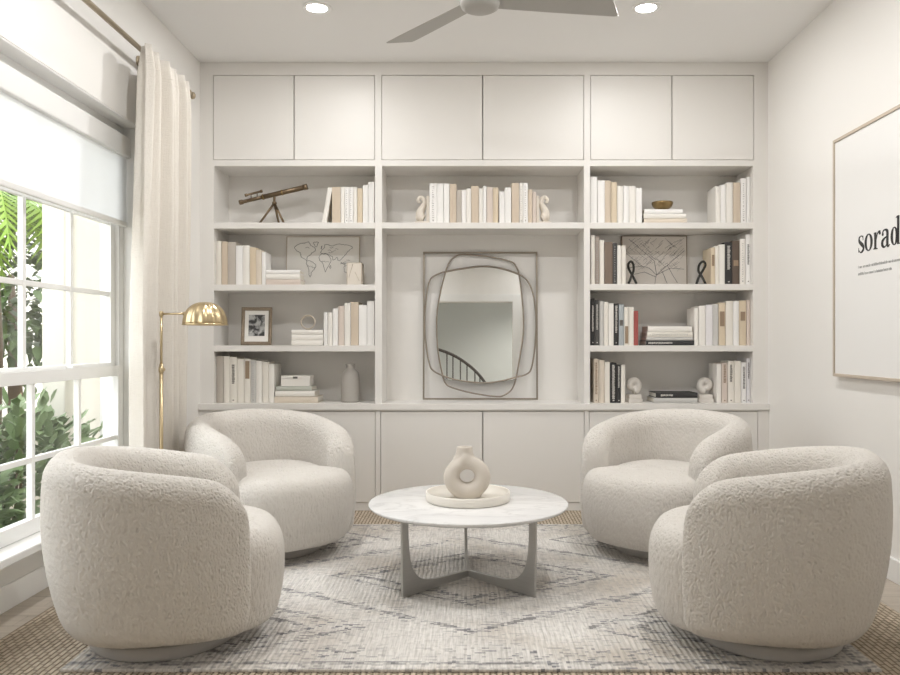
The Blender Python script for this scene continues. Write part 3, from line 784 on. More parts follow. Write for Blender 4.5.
# iron knot bookends
def knot(px, flip, label):
    Y = YS + .03; zz = SZ[(2, 284)]
    r = empty('knot_bookend', (fx(px, Y), Y, zz)); tag(r, label, 'bookend', 'iron bookends')
    s = -1 if flip else 1
    k = 1 / F_PX * Y
    pts = [(-6, 1), (-3, 8), (1, 15), (2.6, 20), (0, 23.2), (-3, 20), (-3.4, 14), (-1, 9), (1, 4), (2.5, 1)]
    p3 = spline([(s * x * k, .012 * sin(i * 1.3), z * k) for i, (x, z) in enumerate(pts)], 6, False)
    MB().tube(p3, .0075, 10).build('knot', M['black'], r)
    MB().box(-.035 if s > 0 else -.018, .018 if s > 0 else .035, -.03, .05, 0, .005).build('foot_plate', M['black'], r, bevel=.001)
knot(702.5, False, 'black iron knot bookend right of the street map canvas')
knot(630.5, True, 'black iron knot bookend left in front of the street map')
# cream figure bookends on the centre shelf
def figure(px, s, label):
    Y = YS + .01; zz = SZ[(1, 222.5)]
    k = 1 / F_PX * Y
    r = empty('figure_bookend', (fx(px, Y), Y, zz + .0005)); tag(r, label, 'bookend', 'cream figure bookends')
    def V(x, z, y=.045): return Vector((s * x * k, y, z * k))
    MB().box(*sorted((s * -9 * k, s * 5.2 * k)), 0, .09, 0, 2.4 * k).build('plinth', M['plaster'], r, bevel=.003)
    MB().box(*sorted((s * 2.4 * k, s * 5.4 * k)), .008, .082, 2.4 * k, 28 * k).build('upright', M['plaster'], r, bevel=.003)
    body = MB()
    pth = spline([V(-.6, 5.4), V(-3.4, 7.4), V(-4.2, 12), V(-2, 17), V(.2, 20.5)], 5, False); n = len(pth)
    body.tube(pth, [(.030 - .014 * abs(i / (n - 1) - .28) * 1.4) for i in range(n)], 14)
    hd = spline([V(.8, 20), V(-.5, 25), V(-3.6, 27.6), V(-6.2, 25.4), V(-5.6, 22.6), V(-3.8, 23)], 5, False); n = len(hd)
    body.tube(hd, [.017 - .011 * i / (n - 1) for i in range(n)], 12)
    tl = spline([V(-3, 5.6), V(-6.4, 5.4), V(-7.6, 7.5), V(-6, 9.6)], 5, False); n = len(tl)
    body.tube(tl, [.014 - .008 * i / (n - 1) for i in range(n)], 10)
    body.build('figure', M['plaster'], r)
figure(424, 1, 'cream curled figure bookend left of the row above the mirror')
figure(541.8, -1, 'cream curled figure bookend right of the row above the mirror')
# stone spiral bookends
def spiral(px, s, label, rz):
    Y = YS + .03
    k = 1 / F_PX * Y
    r = empty('spiral_bookend', (fx(px, Y), Y, ZCT), rz); tag(r, label, 'bookend', 'stone spiral bookends')
    st = MB(); st.box(-7.4 * k, 7.4 * k, 0, .085, 0, 4 * k); st.box(-6.4 * k, 6.4 * k, .006, .079, 4 * k, 8 * k); st.build('stepped_base', M['stone'], r, bevel=.003)
    sp = MB(); pts = []; rad = []
    for i in range(60):
        t = i / 59; th = -pi / 2 + s * t * 2.15 * 2 * pi; rr_ = (9.4 - 7.6 * t ** .8) * k * .62
        pts.append((rr_ * cos(th) * 1.0, .042, 17.2 * k + rr_ * sin(th))); rad.append((4.2 - 2.8 * t) * k)
    sp.tube(pts, rad, 12, flat=1.0); sp.build('spiral_shell', M['stone'], r)
spiral(636, 1, 'white stone spiral bookend beside two black books', R(12))
spiral(706.2, -1, 'white stone spiral bookend right of the flat black book', R(-10))

# ------------------------------------------------------------------ mirror leaning in the centre bay
YM = FR + .247; tilt = R(2.15)
def mp(cx, cy):                          # crop pixel -> mirror-plane local coordinates
    px, py = 405 + cx / 3.973, 240 + cy / 3.973
    return (fx(px, YM) - MX0, (fz(py, YM) - ZCT))
MX0 = fx(480.3, YM)
r = empty('wall_mirror', (MX0, YM, ZCT + .0105)); r.rotation_euler = (-tilt, 0, 0)
tag(r, 'rounded mirror in overlapping bronze wire loops inside a thin rectangular frame', 'mirror')
def zoff(p): return (p[0], 0, p[1] - .0)
x0, z1_ = mp(74, 54); x1, z0_ = mp(525, 631); z0_ = 0
MB().tube([(x0, 0, z0_), (x1, 0, z0_), (x1, 0, z1_ - .01), (x0, 0, z1_ - .01)], .0065, 4, closed=True, smooth=False)
fr = MB()
b = .0055
fr.box(x0 - b, x0 + b, -b, b, z0_ - b, z1_ + b); fr.box(x1 - b, x1 + b, -b, b, z0_ - b, z1_ + b); fr.box(x0 + b, x1 - b, -b, b, z0_ - b, z0_ + b); fr.box(x0 + b, x1 - b, -b, b, z1_ - b, z1_ + b)
fr.build('outer_frame', M['wire'], r)
A = [(200, 70), (235, 62), (330, 70), (420, 90), (443, 112), (455, 150), (468, 260), (471, 370), (457, 470), (440, 560), (424, 600), (395, 622), (365, 628), (280, 617), (200, 597), (162, 577), (146, 530), (130, 440), (125, 330), (135, 240), (157, 145), (175, 95)]
B = [(95, 175), (113, 150), (160, 131), (250, 115), (315, 109), (380, 117), (450, 140), (488, 170), (510, 225), (521, 320), (516, 430), (502, 515), (482, 540), (440, 552), (380, 567), (320, 574), (240, 568), (170, 553), (112, 525), (95, 490), (81, 400), (78, 320), (85, 230)]
for pts, yy in ((A, -.006), (B, -.013)):
    p3 = [Vector((q.x, yy, q.y)) for q in spline([mp(*p) for p in pts], 6)]
    MB().tube(p3, .0052, 8, closed=True).build('wire_loop', M['wire'], r)
G = [(160, 132), (250, 116), (315, 110), (380, 118), (449, 140), (466, 250), (470, 370), (456, 470), (439, 552), (380, 567), (320, 573), (240, 567), (150, 548), (131, 440), (126, 330), (136, 240)]
gp = [tuple(q) for q in spline([mp(*p) for p in G], 6)]
gp = [(x, z) for x, z in gp]
MB().prism(gp, lambda x, z: Vector((x, -.002, z)), lambda x, z: Vector((x, .004, z))).build('mirror_glass', M['mirror'], r)

# ------------------------------------------------------------------ armchairs
def chair_meshes():
    a, b_, nexp = .425, .408, 2.7
    th = .155                                              # wall thickness
    xa = .255                                              # how far forward the arms reach
    def sup(t, aa, bb):
        c, s = cos(t), sin(t)
        return Vector((-aa * abs(c) ** (2 / nexp) * (1 if c >= 0 else -1), bb * abs(s) ** (2 / nexp) * (1 if s >= 0 else -1), 0))
    ac, bc = a - th / 2, b_ - th / 2
    # centre line from one arm end round the back to the other, resampled by length
    raw = []
    t_end = pi - math.acos(min(1, (xa / ac)) ** (nexp / 2))
    for i in range(401):
        raw.append(sup(-t_end + 2 * t_end * i / 400, ac, bc))
    L = [0]
    for i in range(400): L.append(L[-1] + (raw[i + 1] - raw[i]).length)
    tot = L[-1]; N = 96; path = []; j = 0
    # denser near the ends
    for i in range(N + 1):
        u = i / N; u = u - .09 * sin(2 * pi * u) / 1.0 * .9
        s = u * tot
        while j < 399 and L[j + 1] < s: j += 1
        f = (s - L[j]) / max(1e-9, L[j + 1] - L[j]); path.append((raw[j].lerp(raw[j + 1], min(1, max(0, f))), s))
    rings = []
    zb = .066
    for i, (p, s) in enumerate(path):
        tn = (path[min(i + 1, N)][0] - path[max(i - 1, 0)][0]).normalized()
        nrm = Vector((tn.y, -tn.x, 0))
        if nrm.dot(p) < 0: nrm = -nrm
        de = min(s, tot - s)
        fb = .5 + .5 * cos(pi * min(1, abs(s - tot / 2) / (tot / 2)))     # 1 at back, 0 at tips
        zt = .570 + .098 * (1 - (abs(s - tot / 2) / (tot / 2)) ** 1.7)
        rz = .14
        if de < rz: zt -= .74 * rz * (1 - sqrt(max(0, 1 - (1 - de / rz) ** 2)))
        re = .03; k = 1
        if de < re: k = .72 + .28 * sqrt(max(0, 1 - (1 - de / re) ** 2))
        hw = th / 2 * k
        zbb = zb + (0 if de > re else .02 * (1 - de / re) ** 2)
        Hh = zt - zbb
        sec = []
        # outer side up from the bottom
        nt = 14
        for q in range(17):
            s_ = q / 16; z = zbb + .05 * (1 - cos(s_ * pi / 2)) if False else zbb + (Hh - hw * 1.05) * s_
            taper = .105 * (.30 + .70 * fb) * (1 - s_) ** 2.2 + .020 * s_ ** 2
            roundb = .035 * max(0, 1 - s_ / .12) ** 2
            sec.append((hw - taper * (.5 + .5 * k) - roundb, z))
        for q in range(1, nt):
            t = pi * q / nt
            u0 = hw - .020; sec.append((-hw + (u0 + hw) * (.5 + .5 * cos(t)), zt - hw * 1.05 + hw * 1.05 * sin(t)))
        for q in range(13):
            s_ = 1 - q / 12; z = zbb + (Hh - hw * 1.05) * s_
            sec.append((-hw - .012 * (1 - s_), z))
        rings.append([p + nrm * u + Vector((0, 0, z)) for u, z in sec])
    sh = MB(); sh.rings(rings, True, True)
    # seat: full width in front of the arms, narrower between them
    out = []
    for i in range(61):
        t = pi - (pi - t_end - .02) * (1 - 2 * i / 60) if False else None
    front = []
    te = pi - math.acos(((xa + .004) / a) ** (nexp / 2))
    for i in range(41):
        t = te + (2 * pi - 2 * te) * i / 40
        front.append(sup(t, a, b_ - .042))
    inner = []
    ai, bi = a - th + .006, b_ - th + .006
    back = [sup(-2.05 + 4.1 * i / 40, ai, bi) for i in range(41)]
    plan = [Vector((p.x, p.y)) for p in front] + [Vector((p.x, p.y)) for p in back]
    # resample by angle around (.1, 0)
    c0 = Vector((.10, 0)); n = 120
    pol = [(p - c0) for p in plan]
    seg_ = list(zip(pol, pol[1:] + pol[:1]))
    rad = []
    for k in range(n):
        an = 2 * pi * k / n; d = Vector((cos(an), sin(an))); best = .2
        for u, v in seg_:
            den = d.x * (v.y - u.y) - d.y * (v.x - u.x)
            if abs(den) < 1e-9: continue
            tt = (u.x * (v.y - u.y) - u.y * (v.x - u.x)) / den
            ss = (u.x * d.y - u.y * d.x) / den
            if tt > 0 and -1e-6 <= ss <= 1 + 1e-6: best = max(best, tt) if best == .2 else max(best, tt)
        rad.append(best)
    rad = [(rad[k - 1] + 2 * rad[k] + rad[(k + 1) % n]) / 4 for k in range(n)]
    prof = [(.066, .79), (.070, .855), (.084, .91), (.12, .95), (.18, .985), (.24, 1.0), (.305, 1.0), (.342, .988), (.370, .96), (.390, .915), (.402, .86), (.409, .77), (.413, .62), (.415, .42), (.416, .2), (.4162, .02)]
    rs = []
    for z, s in prof:
        ring = []
        for k in range(n):
            an = 2 * pi * k / n
            x = c0.x + rad[k] * s * cos(an); y = rad[k] * s * sin(an)
            ring.append((x, y, z - (.012 * max(0, x / .42) ** 2 if z > .3 else 0)))
        rs.append(ring)
    st = MB(); st.rings(rs, True, True)
    return sh, st
sh, st = chair_meshes()
CH = empty('swivel_armchair')
from mathutils import noise as NZ
def looped(mb, name, lv):
    """dense mesh with the curly loops of the cloth as real relief"""
    o = mb.build('tmp_' + name, M['boucle'])
    mo = o.modifiers.new('smooth', 'SUBSURF'); mo.levels = mo.render_levels = lv
    dg = bpy.context.evaluated_depsgraph_get()
    me = bpy.data.meshes.new_from_object(o.evaluated_get(dg)); me.name = name
    bpy.data.objects.remove(o)
    nv = len(me.vertices)
    import numpy as np
    co = np.empty(nv * 3); me.vertices.foreach_get('co', co); co = co.reshape(-1, 3)
    no = np.empty(nv * 3); me.vertex_normals.foreach_get('vector', no); no = no.reshape(-1, 3)
    h = np.empty(nv)
    f = NZ.noise
    for i in range(nv):
        x, y, z = co[i]
        wx = .0045 * f((x * 70, y * 70, z * 70)); wz = .0045 * f((x * 70 + 9, y * 70, z * 70))
        h[i] = 1 - 2.4 * abs(f(((x + wx) * 122, (y + wz) * 122, (z - wx) * 122)))
    co += no * (h * .0029)[:, None]
    me.vertices.foreach_set('co', co.ravel()); me.update()
    me.polygons.foreach_set('use_smooth', [True] * len(me.polygons))
    r = bpy.data.objects.new(name, me); COL.objects.link(r); r.parent = CH
    return r
looped(sh, 'backrest', 3); looped(st, 'seat_cushion', 3)
bs = MB(); bs.lathe([(.001, 0), (.255, 0), (.262, .006), (.262, .040), (.255, .047), (.235, .049), (.23, .08), (.001, .08)], 64); bs.build('swivel_base', M['base_grey'], CH)
ZR = .020                                   # top of the rugs
CHAIRS = [(-1.035, 2.72, 19, 'cream boucle swivel armchair in front on the left, nearest the window'),
          (-.965, 3.87, -51, 'cream boucle swivel armchair at the back left beside the brass floor lamp'),
          (.975, 3.87, 230, 'cream boucle swivel armchair at the back right in front of low cabinet'),
          (1.032, 2.72, 161, 'cream boucle swivel armchair in front on the right, under the framed poster')]
for i, (x, y, an, lab) in enumerate(CHAIRS):
    c = CH if i == 0 else copy_tree(CH)
    c.scale = ((.92, .92, .968) if y < 3 else (.965, .965, .985)); c.location = (x, y, ZR); c.rotation_euler = (0, 0, R(an))
    tag(c, lab, 'armchair', 'boucle armchairs around the coffee table')

# ------------------------------------------------------------------ rugs
j = MB().box(-1.605, 1.63, .9, FR - .045, 0, .009).build('jute_rug', M['jute'], bevel=.003)
tag(j, 'large natural tan woven jute rug lying on the wood floor', 'rug')
rg = MB().box(-RUG_HX, RUG_HX, -RUG_HY, RUG_HY, 0, .0105).build('area_rug', M['rug'], bevel=.003)
rg.location = (RUG_CX, RUG_CY, .0092); tag(rg, 'pale grey distressed patterned rug layered on the jute rug under the table', 'rug')

# ------------------------------------------------------------------ coffee table
TC = Vector((.006, 3.366, ZR)); TH = .350 - ZR; TR = .424
r = empty('coffee_table', TC); tag(r, 'round white marble coffee table on a three-legged brushed metal base', 'table')
tp = MB(); tp.lathe([(.001, TH - .020), (TR - .022, TH - .020), (TR - .006, TH - .013), (TR, TH - .006), (TR - .0015, TH - .0015), (TR - .005, TH), (.001, TH)], 128); tp.build('tabletop', M['marble'], r)
def leg(ang):
    R0, ht = .366, TH - .020
    ins = .036
    curve = [(p.x, p.y) for p in spline([(R0 - .031, ht, 0), (R0 - .035, .21, 0), (R0 - .044, .14, 0), (R0 - .062, .095, 0), (R0 - .097, .060, 0), (R0 - .15, .045, 0), (R0 - .22, .041, 0), (0, .040, 0)], 5, False)]
    poly = [(R0 - .004, 0), (R0, ht)] + curve + [(0, .012), (R0 * .55, .004)]
    b = MB(); ct, sn = cos(ang), sin(ang); tk = .0065
    f = lambda sgn: (lambda u, z: Vector((u * ct - sgn * tk * sn, u * sn + sgn * tk * ct, z)))
    b.prism(poly, f(-1), f(1))
    return b
for an in (R(223.5), R(317), R(92)):
    leg(an).build('leg', M['steel'], r, bevel=.0015)
# tray
Y = 3.392
tz = TC.z + TH
tr = MB(); tr.lathe([(.001, 0), (.172, 0), (.180, .004), (.1815, .037), (.1795, .040), (.1755, .040), (.173, .037), (.170, .012), (.001, .010)], 96)
o = tr.build('tray', M['tray'], loc=(.004, Y, tz + .0003)); tag(o, 'round cream tray with a low rim on the marble coffee table', 'tray')
# ring vase
vz = tz + .0125
v = MB(); N1, N2 = 64, 24
Yv = Y + .0; k = 1 / F_PX * Yv
hz = (498 - 476.5) * k                         # height of the hole above the foot
zn = (498 - 447) * k
N1, N2 = 96, 28
rs = []
for i in range(N1 + 1):
    t = 2 * pi * i / N1
    dt = math.atan2(sin(t - pi / 2 - .10), cos(t - pi / 2 - .10))
    ro = .1015 - .015 * max(0, sin(t)) + .031 * math.exp(-(dt / .25) ** 2)          # outer outline, rising into the shoulders
    ri = .0300 + .0015 * cos(2 * t)                                                 # round hole
    T = .044 - .004 * max(0, sin(t))
    ring = []
    for q in range(N2):
        f_ = 2 * pi * q / N2
        rr_ = (ro + ri) / 2 + (ro - ri) / 2 * cos(f_)
        ring.append((rr_ * cos(t) - .001, T * (abs(sin(f_)) ** .85) * (1 if sin(f_) >= 0 else -1), max(0.0, hz + rr_ * sin(t))))
    rs.append(ring)
v.rings(rs, False, True)
v.lathe([(.001, .0), (.058, .0), (.060, .008), (.050, .020), (.001, .022)], 40, sx=1.0, sy=.62)
v.rings([[(-.0125 + rx * cos(2 * pi * q / 40), ry * sin(2 * pi * q / 40), z) for q in range(40)] for rx, ry, z in
         [(.001, .001, hz + .060), (.026, .022, hz + .060), (.052, .028, hz + .066), (.051, .029, hz + .074), (.0445, .0305, hz + .084), (.0390, .0315, hz + .093), (.0362, .0320, hz + .102),
          (.0350, .0320, zn - .012), (.0345, .0318, zn - .003), (.033, .0305, zn), (.029, .0265, zn), (.0275, .025, zn - .004), (.0275, .025, zn - .03), (.001, .001, zn - .031)]], True, True)
o = v.build('ring_vase', M['vase'], loc=(fx(467.4, Yv), Yv, vz)); o.data.validate()
mo = o.modifiers.new('remesh', 'REMESH'); mo.mode = 'VOXEL'; mo.voxel_size = .0028; mo.use_smooth_shade = True
mo = o.modifiers.new('soften', 'SMOOTH'); mo.factor = .5; mo.iterations = 14
tag(o, 'matte greige ceramic vase with a round hole through its middle', 'vase')

# ------------------------------------------------------------------ floor lamp
YL = 3.62; xp = fx(161.3, YL)
r = empty('floor_lamp', (xp, YL, .009)); tag(r, 'slim brass pharmacy floor lamp with a ribbed dome shade beside the curtain', 'lamp')
ztop_ = fz(314, YL) - .009
MB().lathe([(.001, 0), (.108, 0), (.112, .005), (.112, .014), (.106, .02), (.02, .026), (.014, .035), (.001, .036)], 48).build('base', M['brass'], r)
MB().tube([(0, 0, .03), (0, 0, ztop_ * .8)], .0085, 14).build('pole', M['brass'], r)
zj = fz(369.5, YL) - .009
MB().tube([(0, 0, zj), (0, 0, ztop_ + .004)], .0058, 12).build('upper_pole', M['brass'], r)
jn = MB(); jn.lathe([(.001, -.016), (.011, -.014), (.0125, 0), (.011, .014), (.001, .016)], 14, (0, 0, zj)); jn.tube([(0, 0, zj), (.016, -.008, zj)], [.004, .0075], 10); jn.build('height_knob', M['brass'], r)
MB().lathe([(.001, -.012), (.009, -.011), (.0095, .009), (.006, .013), (.001, .014)], 14, (0, 0, ztop_)).build('top_joint', M['brass'], r)
xs_ = fx(205.2, YL) - xp
MB().tube([(0, 0, ztop_), (xs_ - .085, 0, ztop_ + .002)], .0048, 10).build('arm', M['brass'], r)
MB().tube([(xs_ - .10, 0, ztop_ + .001), (xs_ - .07, 0, ztop_ + .001)], [.0095, .012], 12).build('shade_socket', M['brass'], r)
sd = MB(); rs = []
rd, hd_ = 21.2 / F_PX * YL, 22.5 / F_PX * YL; zr = fz(324.5, YL) - .009
nn = 96
outer, inn = [], []
for q in range(15):
    t = pi / 2 * q / 14
    rr_ = rd * cos(t) ** .85; z = zr + hd_ * sin(t) ** .95
    outer.append([((max(.002, rr_) * (1 + .03 * cos(14 * 2 * pi * j_ / nn) * (cos(t) > .2))) * cos(2 * pi * j_ / nn), (max(.002, rr_) * (1 + .03 * cos(14 * 2 * pi * j_ / nn) * (cos(t) > .2))) * sin(2 * pi * j_ / nn), z) for j_ in range(nn)])
inn = [[(x * .965, y * .965, zr + (z - zr) * .96) for x, y, z in ring] for ring in outer]
sd.rings(inn[::-1] + outer, True, True)
o = sd.build('lamp_shade', M['brass'], r); o.location = (xs_, 0, 0)
rm = MB(); rm.tube([(rd * 1.02 * cos(2 * pi * j_ / 64), rd * 1.02 * sin(2 * pi * j_ / 64), zr) for j_ in range(64)], .0035, 8, closed=True); rm.build('shade_rim', M['brass'], o)
bu = MB(); bu.lathe([(.001, zr + .012), (.014, zr + .018), (.022, zr + .034), (.018, zr + .055), (.012, zr + .07), (.001, zr + .09)], 20); bu.build('bulb', M['trim'], o)

# ------------------------------------------------------------------ ceiling fan
FC = Vector((.055, 3.40, 0)); ZB = 2.50
r = empty('ceiling_fan', (FC.x, FC.y, ZC)); tag(r, 'greige three-blade ceiling fan hanging above the coffee table', 'fan')
zl = ZB - ZC
MB().lathe([(.001, -.05), (.05, -.045), (.065, -.01), (.066, -.0005), (.001, -.0005)], 32).build('canopy', M['fan'], r)
MB().tube([(0, 0, -.045), (0, 0, zl + .05)], .013, 14).build('downrod', M['fan'], r)
MB().lathe([(.001, zl - .042), (.06, zl - .040), (.080, zl - .030), (.086, zl - .010), (.085, zl + .03), (.07, zl + .055), (.02, zl + .065), (.001, zl + .065)], 40).build('motor_housing', M['fan'], r)
for an in (7, 129.5, 248):
    ca, sa = cos(R(an)), sin(R(an)); rings = []
    for u, cw, off in ((.05, .10, 0), (.12, .105, 0), (.30, .118, 0), (.50, .128, 0), (.585, .130, 0), (.605, .122, .004)):
        sec = []
        pit = R(-9); cwh = cw / 2
        for (c_, t_) in ((-cwh, 0), (-cwh * .9, -.003), (cwh * .9, -.003), (cwh, 0), (cwh * .9, .003), (-cwh * .9, .003)):
            uu = u + (c_ / cwh * .030 if u > .55 else 0)
            lat = c_ * cos(pit); z = zl + c_ * sin(pit) + t_
            sec.append((uu * ca - lat * sa, uu * sa + lat * ca, z))
        rings.append(sec)
    MB().rings(rings, True, False).build('blade', M['fan'], r)

# ------------------------------------------------------------------ downlights and added fill lamps
LY = [(-.768, 4.04, 'recessed round ceiling downlight left of the ceiling fan'), (.917, 4.04, 'recessed round ceiling downlight right of the ceiling fan')]
LAMPS = [(-.768, 4.04), (.917, 4.04), (-.768, 2.76), (.917, 2.76), (-.768, -.75), (.917, -.75)]  # first pair have fixtures; the other pairs are unseen lamps added as fill
for i, (x, y) in enumerate(LAMPS):
    if i < 2:
        r = empty('downlight', (x, y, ZC)); tag(r, LY[i][2], 'ceiling light', 'recessed downlights')
        MB().lathe([(.052, -.0005), (.074, -.0005), (.074, -.004), (.066, -.007), (.055, -.0065), (.052, -.004)], 40, cap=False).build('trim_ring', M['trim'], r)
        MB().lathe([(.001, -.003), (.054, -.003), (.054, -.0008), (.001, -.0008)], 40).build('lens', M['lens'], r)
    ld = bpy.data.lights.new('downlight_or_fill', 'AREA'); ld.shape = 'DISK'; ld.size = .104; ld.energy = (6.5, 12.5, 3.5)[i // 2]; ld.color = (1, .99, .975)
    lo = bpy.data.objects.new('downlight_or_fill', ld); COL.objects.link(lo); lo.location = (x, y, ZC - .008)
LD = {}
for nm, x, y, e in (('hall_fill_light', 0, -2.4, 60), ('hall_fill_light', 1.2, -3.6, 130)):  # unseen lights added to brighten the hall in the mirror
    ld = bpy.data.lights.new(nm, 'SPOT'); ld.energy = e; ld.spot_size = R(150); ld.spot_blend = 1; ld.shadow_soft_size = .08; ld.color = (1, .95, .88)
    lo = bpy.data.objects.new(nm, ld); COL.objects.link(lo); lo.location = (x, y, ZC - .02)

# ------------------------------------------------------------------ poster on the right wall
XP = XR - .028
def pyz(px, py):
    Yp = F_PX * XP / (px - VX); return Yp, H - (py - VY) / F_PX * Yp
y_far = F_PX * XP / (833 - VX); z_top = H + (342 - 141) / F_PX * y_far; z_bot = H - (376 - 342) / F_PX * y_far
y_near = y_far - 1.20
r = empty('framed_poster', (XR, (y_far + y_near) / 2, z_bot)); tag(r, 'large white poster with a black serif word in thin wood frame', 'poster')
cy = r.location.y; hh = z_top - z_bot; hw_ = (y_far - y_near) / 2
fw = .014; b = MB()
b.box(-.030, -.001, -hw_, -hw_ + fw, 0, hh); b.box(-.030, -.001, hw_ - fw, hw_, 0, hh); b.box(-.030, -.001, -hw_ + fw, hw_ - fw, 0, fw); b.box(-.030, -.001, -hw_ + fw, hw_ - fw, hh - fw, hh)
b.build('poster_frame', M['wood_frame'], r, bevel=.001)
MB().box(-.024, -.001, -hw_ + fw, hw_ - fw, fw, hh - fw).build('poster_sheet', M['art'], r)
# lettering: u runs from the start of the word towards the viewer, in metres, on the sheet plane
LT = MB(); U0 = 3.667; ZB_ = 1.443; XH = .0765
def L3(u, v, x): return Vector((x - XR + 0, (U0 - u) - cy, ZB_ + v - z_bot))
def poly(pts):
    LT.prism(pts, lambda u, v: L3(u, v, XR - .0252), lambda u, v: L3(u, v, XR - .0238))
def ribbon(pts, wid, n=8):
    c = spline([(p[0], p[1], 0) for p in pts], n, False); m_ = len(c)
    Wd = []
    for i in range(m_):
        t = i / (m_ - 1) * (len(wid) - 1); k0 = min(int(t), len(wid) - 2); Wd.append(1.16 * (wid[k0] + (wid[k0 + 1] - wid[k0]) * (t - k0)))
    Lf, Rt = [], []
    for i in range(m_):
        tn = (c[min(i + 1, m_ - 1)] - c[max(i - 1, 0)]).normalized(); nn_ = Vector((-tn.y, tn.x, 0))
        Lf.append(c[i] + nn_ * Wd[i] / 2); Rt.append(c[i] - nn_ * Wd[i] / 2)
    for i in range(m_ - 1):
        q = [Lf[i], Lf[i + 1], Rt[i + 1], Rt[i]]; poly([(p.x, p.y) for p in q])
def bowl(u0, u1, v0, v1, thick, thin):
    cu, cv = (u0 + u1) / 2, (v0 + v1) / 2; ru, rv = (u1 - u0) / 2, (v1 - v0) / 2; n = 40
    O = [(cu + ru * cos(2 * pi * i / n), cv + rv * sin(2 * pi * i / n)) for i in range(n)]
    I = [(cu + (ru - thick) * cos(2 * pi * i / n), cv + (rv - thin) * sin(2 * pi * i / n)) for i in range(n)]
    for i in range(n):
        k_ = (i + 1) % n; poly([O[i], O[k_], I[k_], I[i]])
def rect(u0, u1, v0, v1): poly([(u0, v0), (u1, v0), (u1, v1), (u0, v1)])
X = XH
ribbon([(.047, X * .80), (.040, X * .95), (.027, X * .985), (.012, X * .90), (.012, X * .70), (.028, X * .53), (.046, X * .37), (.050, X * .18), (.036, X * .03), (.020, X * .015), (.006, X * .18)], [.003, .004, .004, .010, .014, .0165, .013, .010, .004, .003])
rect(.0445, .048, X * .70, X * .98); rect(.004, .0075, X * .02, X * .30)
bowl(.060, .132, -.001, X + .001, .0195, .005)
rect(.146, .164, 0, X * .98); poly([(.140, X * .90), (.148, X * .98), (.163, X * .98), (.148, X * .90)]); rect(.139, .174, 0, .004)
ribbon([(.163, X * .55), (.172, X * .85), (.185, X * .97), (.197, X * .93)], [.004, .005, .008, .012]); bowl(.186, .201, X * .78, X * .97, .0074, .0074)
ribbon([(.217, X * .70), (.221, X * .92), (.238, X * .985), (.255, X * .86), (.256, X * .5), (.256, X * .12), (.264, X * .015), (.275, X * .10)], [.010, .006, .006, .015, .0155, .0155, .008, .003]); bowl(.211, .225, X * .66, X * .84, .007, .007)
ribbon([(.252, X * .58), (.232, X * .50), (.216, X * .36), (.214, X * .16), (.226, X * .02), (.240, X * .04), (.252, X * .18)], [.004, .008, .014, .0155, .008, .004, .004])
bowl(.282, .340, -.001, X + .001, .018, .0045)
rect(.333, .350, 0, .121); poly([(.322, .113), (.333, .121), (.350, .121), (.333, .113)]); rect(.350, .360, 0, .004)
LT.build('word_lettering', M['ink'], r)
SM = MB(); LT2 = LT; LT = SM; rr = random.Random(5)
for v0, n_ in ((-.072, 54), (-.104, 44)):
    u = .002
    for k_ in range(n_):
        if rr.random() < .13: u += .005; continue
        wv = rr.uniform(.004, .0065); hv = .0095 if rr.random() < .75 else .0135
        rect(u, u + .0018, v0, v0 + hv)
        if rr.random() < .8: rect(u, u + wv, v0 + .0085 - .0015, v0 + .0085)
        if rr.random() < .6: rect(u, u + wv, v0, v0 + .0015)
        if rr.random() < .6: rect(u + wv - .0012, u + wv, v0, v0 + .0085)
        u += wv + .0018
SM.build('small_print', M['ink_grey'], r)

# ------------------------------------------------------------------ hall staircase seen in the mirror
r = empty('staircase', (0, -3.6, 0)); tag(r, 'dark curved stair railing in the hall behind, seen in the mirror', 'staircase')
rail = spline([(-1.5, 0, 1.66), (-.9, 0, 1.64), (-.35, 0, 1.50), (.0, 0, 1.30), (.25, 0, 1.06), (.40, 0, .80)], 8, False)
MB().tube(rail, .026, 10).build('handrail', M['stair'], r)
for p in (rail[4], rail[9], rail[11], rail[13], rail[16], rail[18], rail[21], rail[24], rail[28], rail[31]):
    MB().tube([(p.x, 0, 0.0), (p.x, 0, p.z)], .011, 8).build('baluster', M['stair'], r)
MB().tube([(.40, 0, 0), (.40, 0, .85)], .04, 10).build('newel_post', M['stair'], r)

# ------------------------------------------------------------------ the garden outside
g = MB().box(-30, XL - .26, -12, 30, -.30, -.20).build('ground', M['soil']); structure(g)
pr = empty('porch_pier', (-2.675, 5.5, -.2)); tag(pr, 'white stucco porch pier outside the window', 'pier')
MB().box(-.075, .075, -.40, .55, 0, 3.6).build('shaft', M['pier'], pr, bevel=.01)
MB().box(-.085, .10, .16, .30, 0, 3.6).build('pilaster', M['pier'], pr, bevel=.006)
MB().box(-.11, .11, -.44, .59, 0, .16).build('foot_course', M['pier'], pr, bevel=.01)
structure(MB().box(-3.6, XL - .26, 4.75, 9.0, 3.4, 3.6).build('roof_shade_slab', M['pier']))  # unseen slab added above the pier to keep sky light off it
structure(MB().box(XL - .25, XL - .15, 5.7, 10, -.2, 3.4).build('wall_light_blocker', M['pier']))  # unseen wall added to block sky light on the pier's inner face
hw2 = MB().box(-7.0, -6.8, 2, 14, -.2, 3.2).build('garden_wall', M['pier']); tag(hw2, 'pale garden wall beyond the shrubs outside', 'wall')
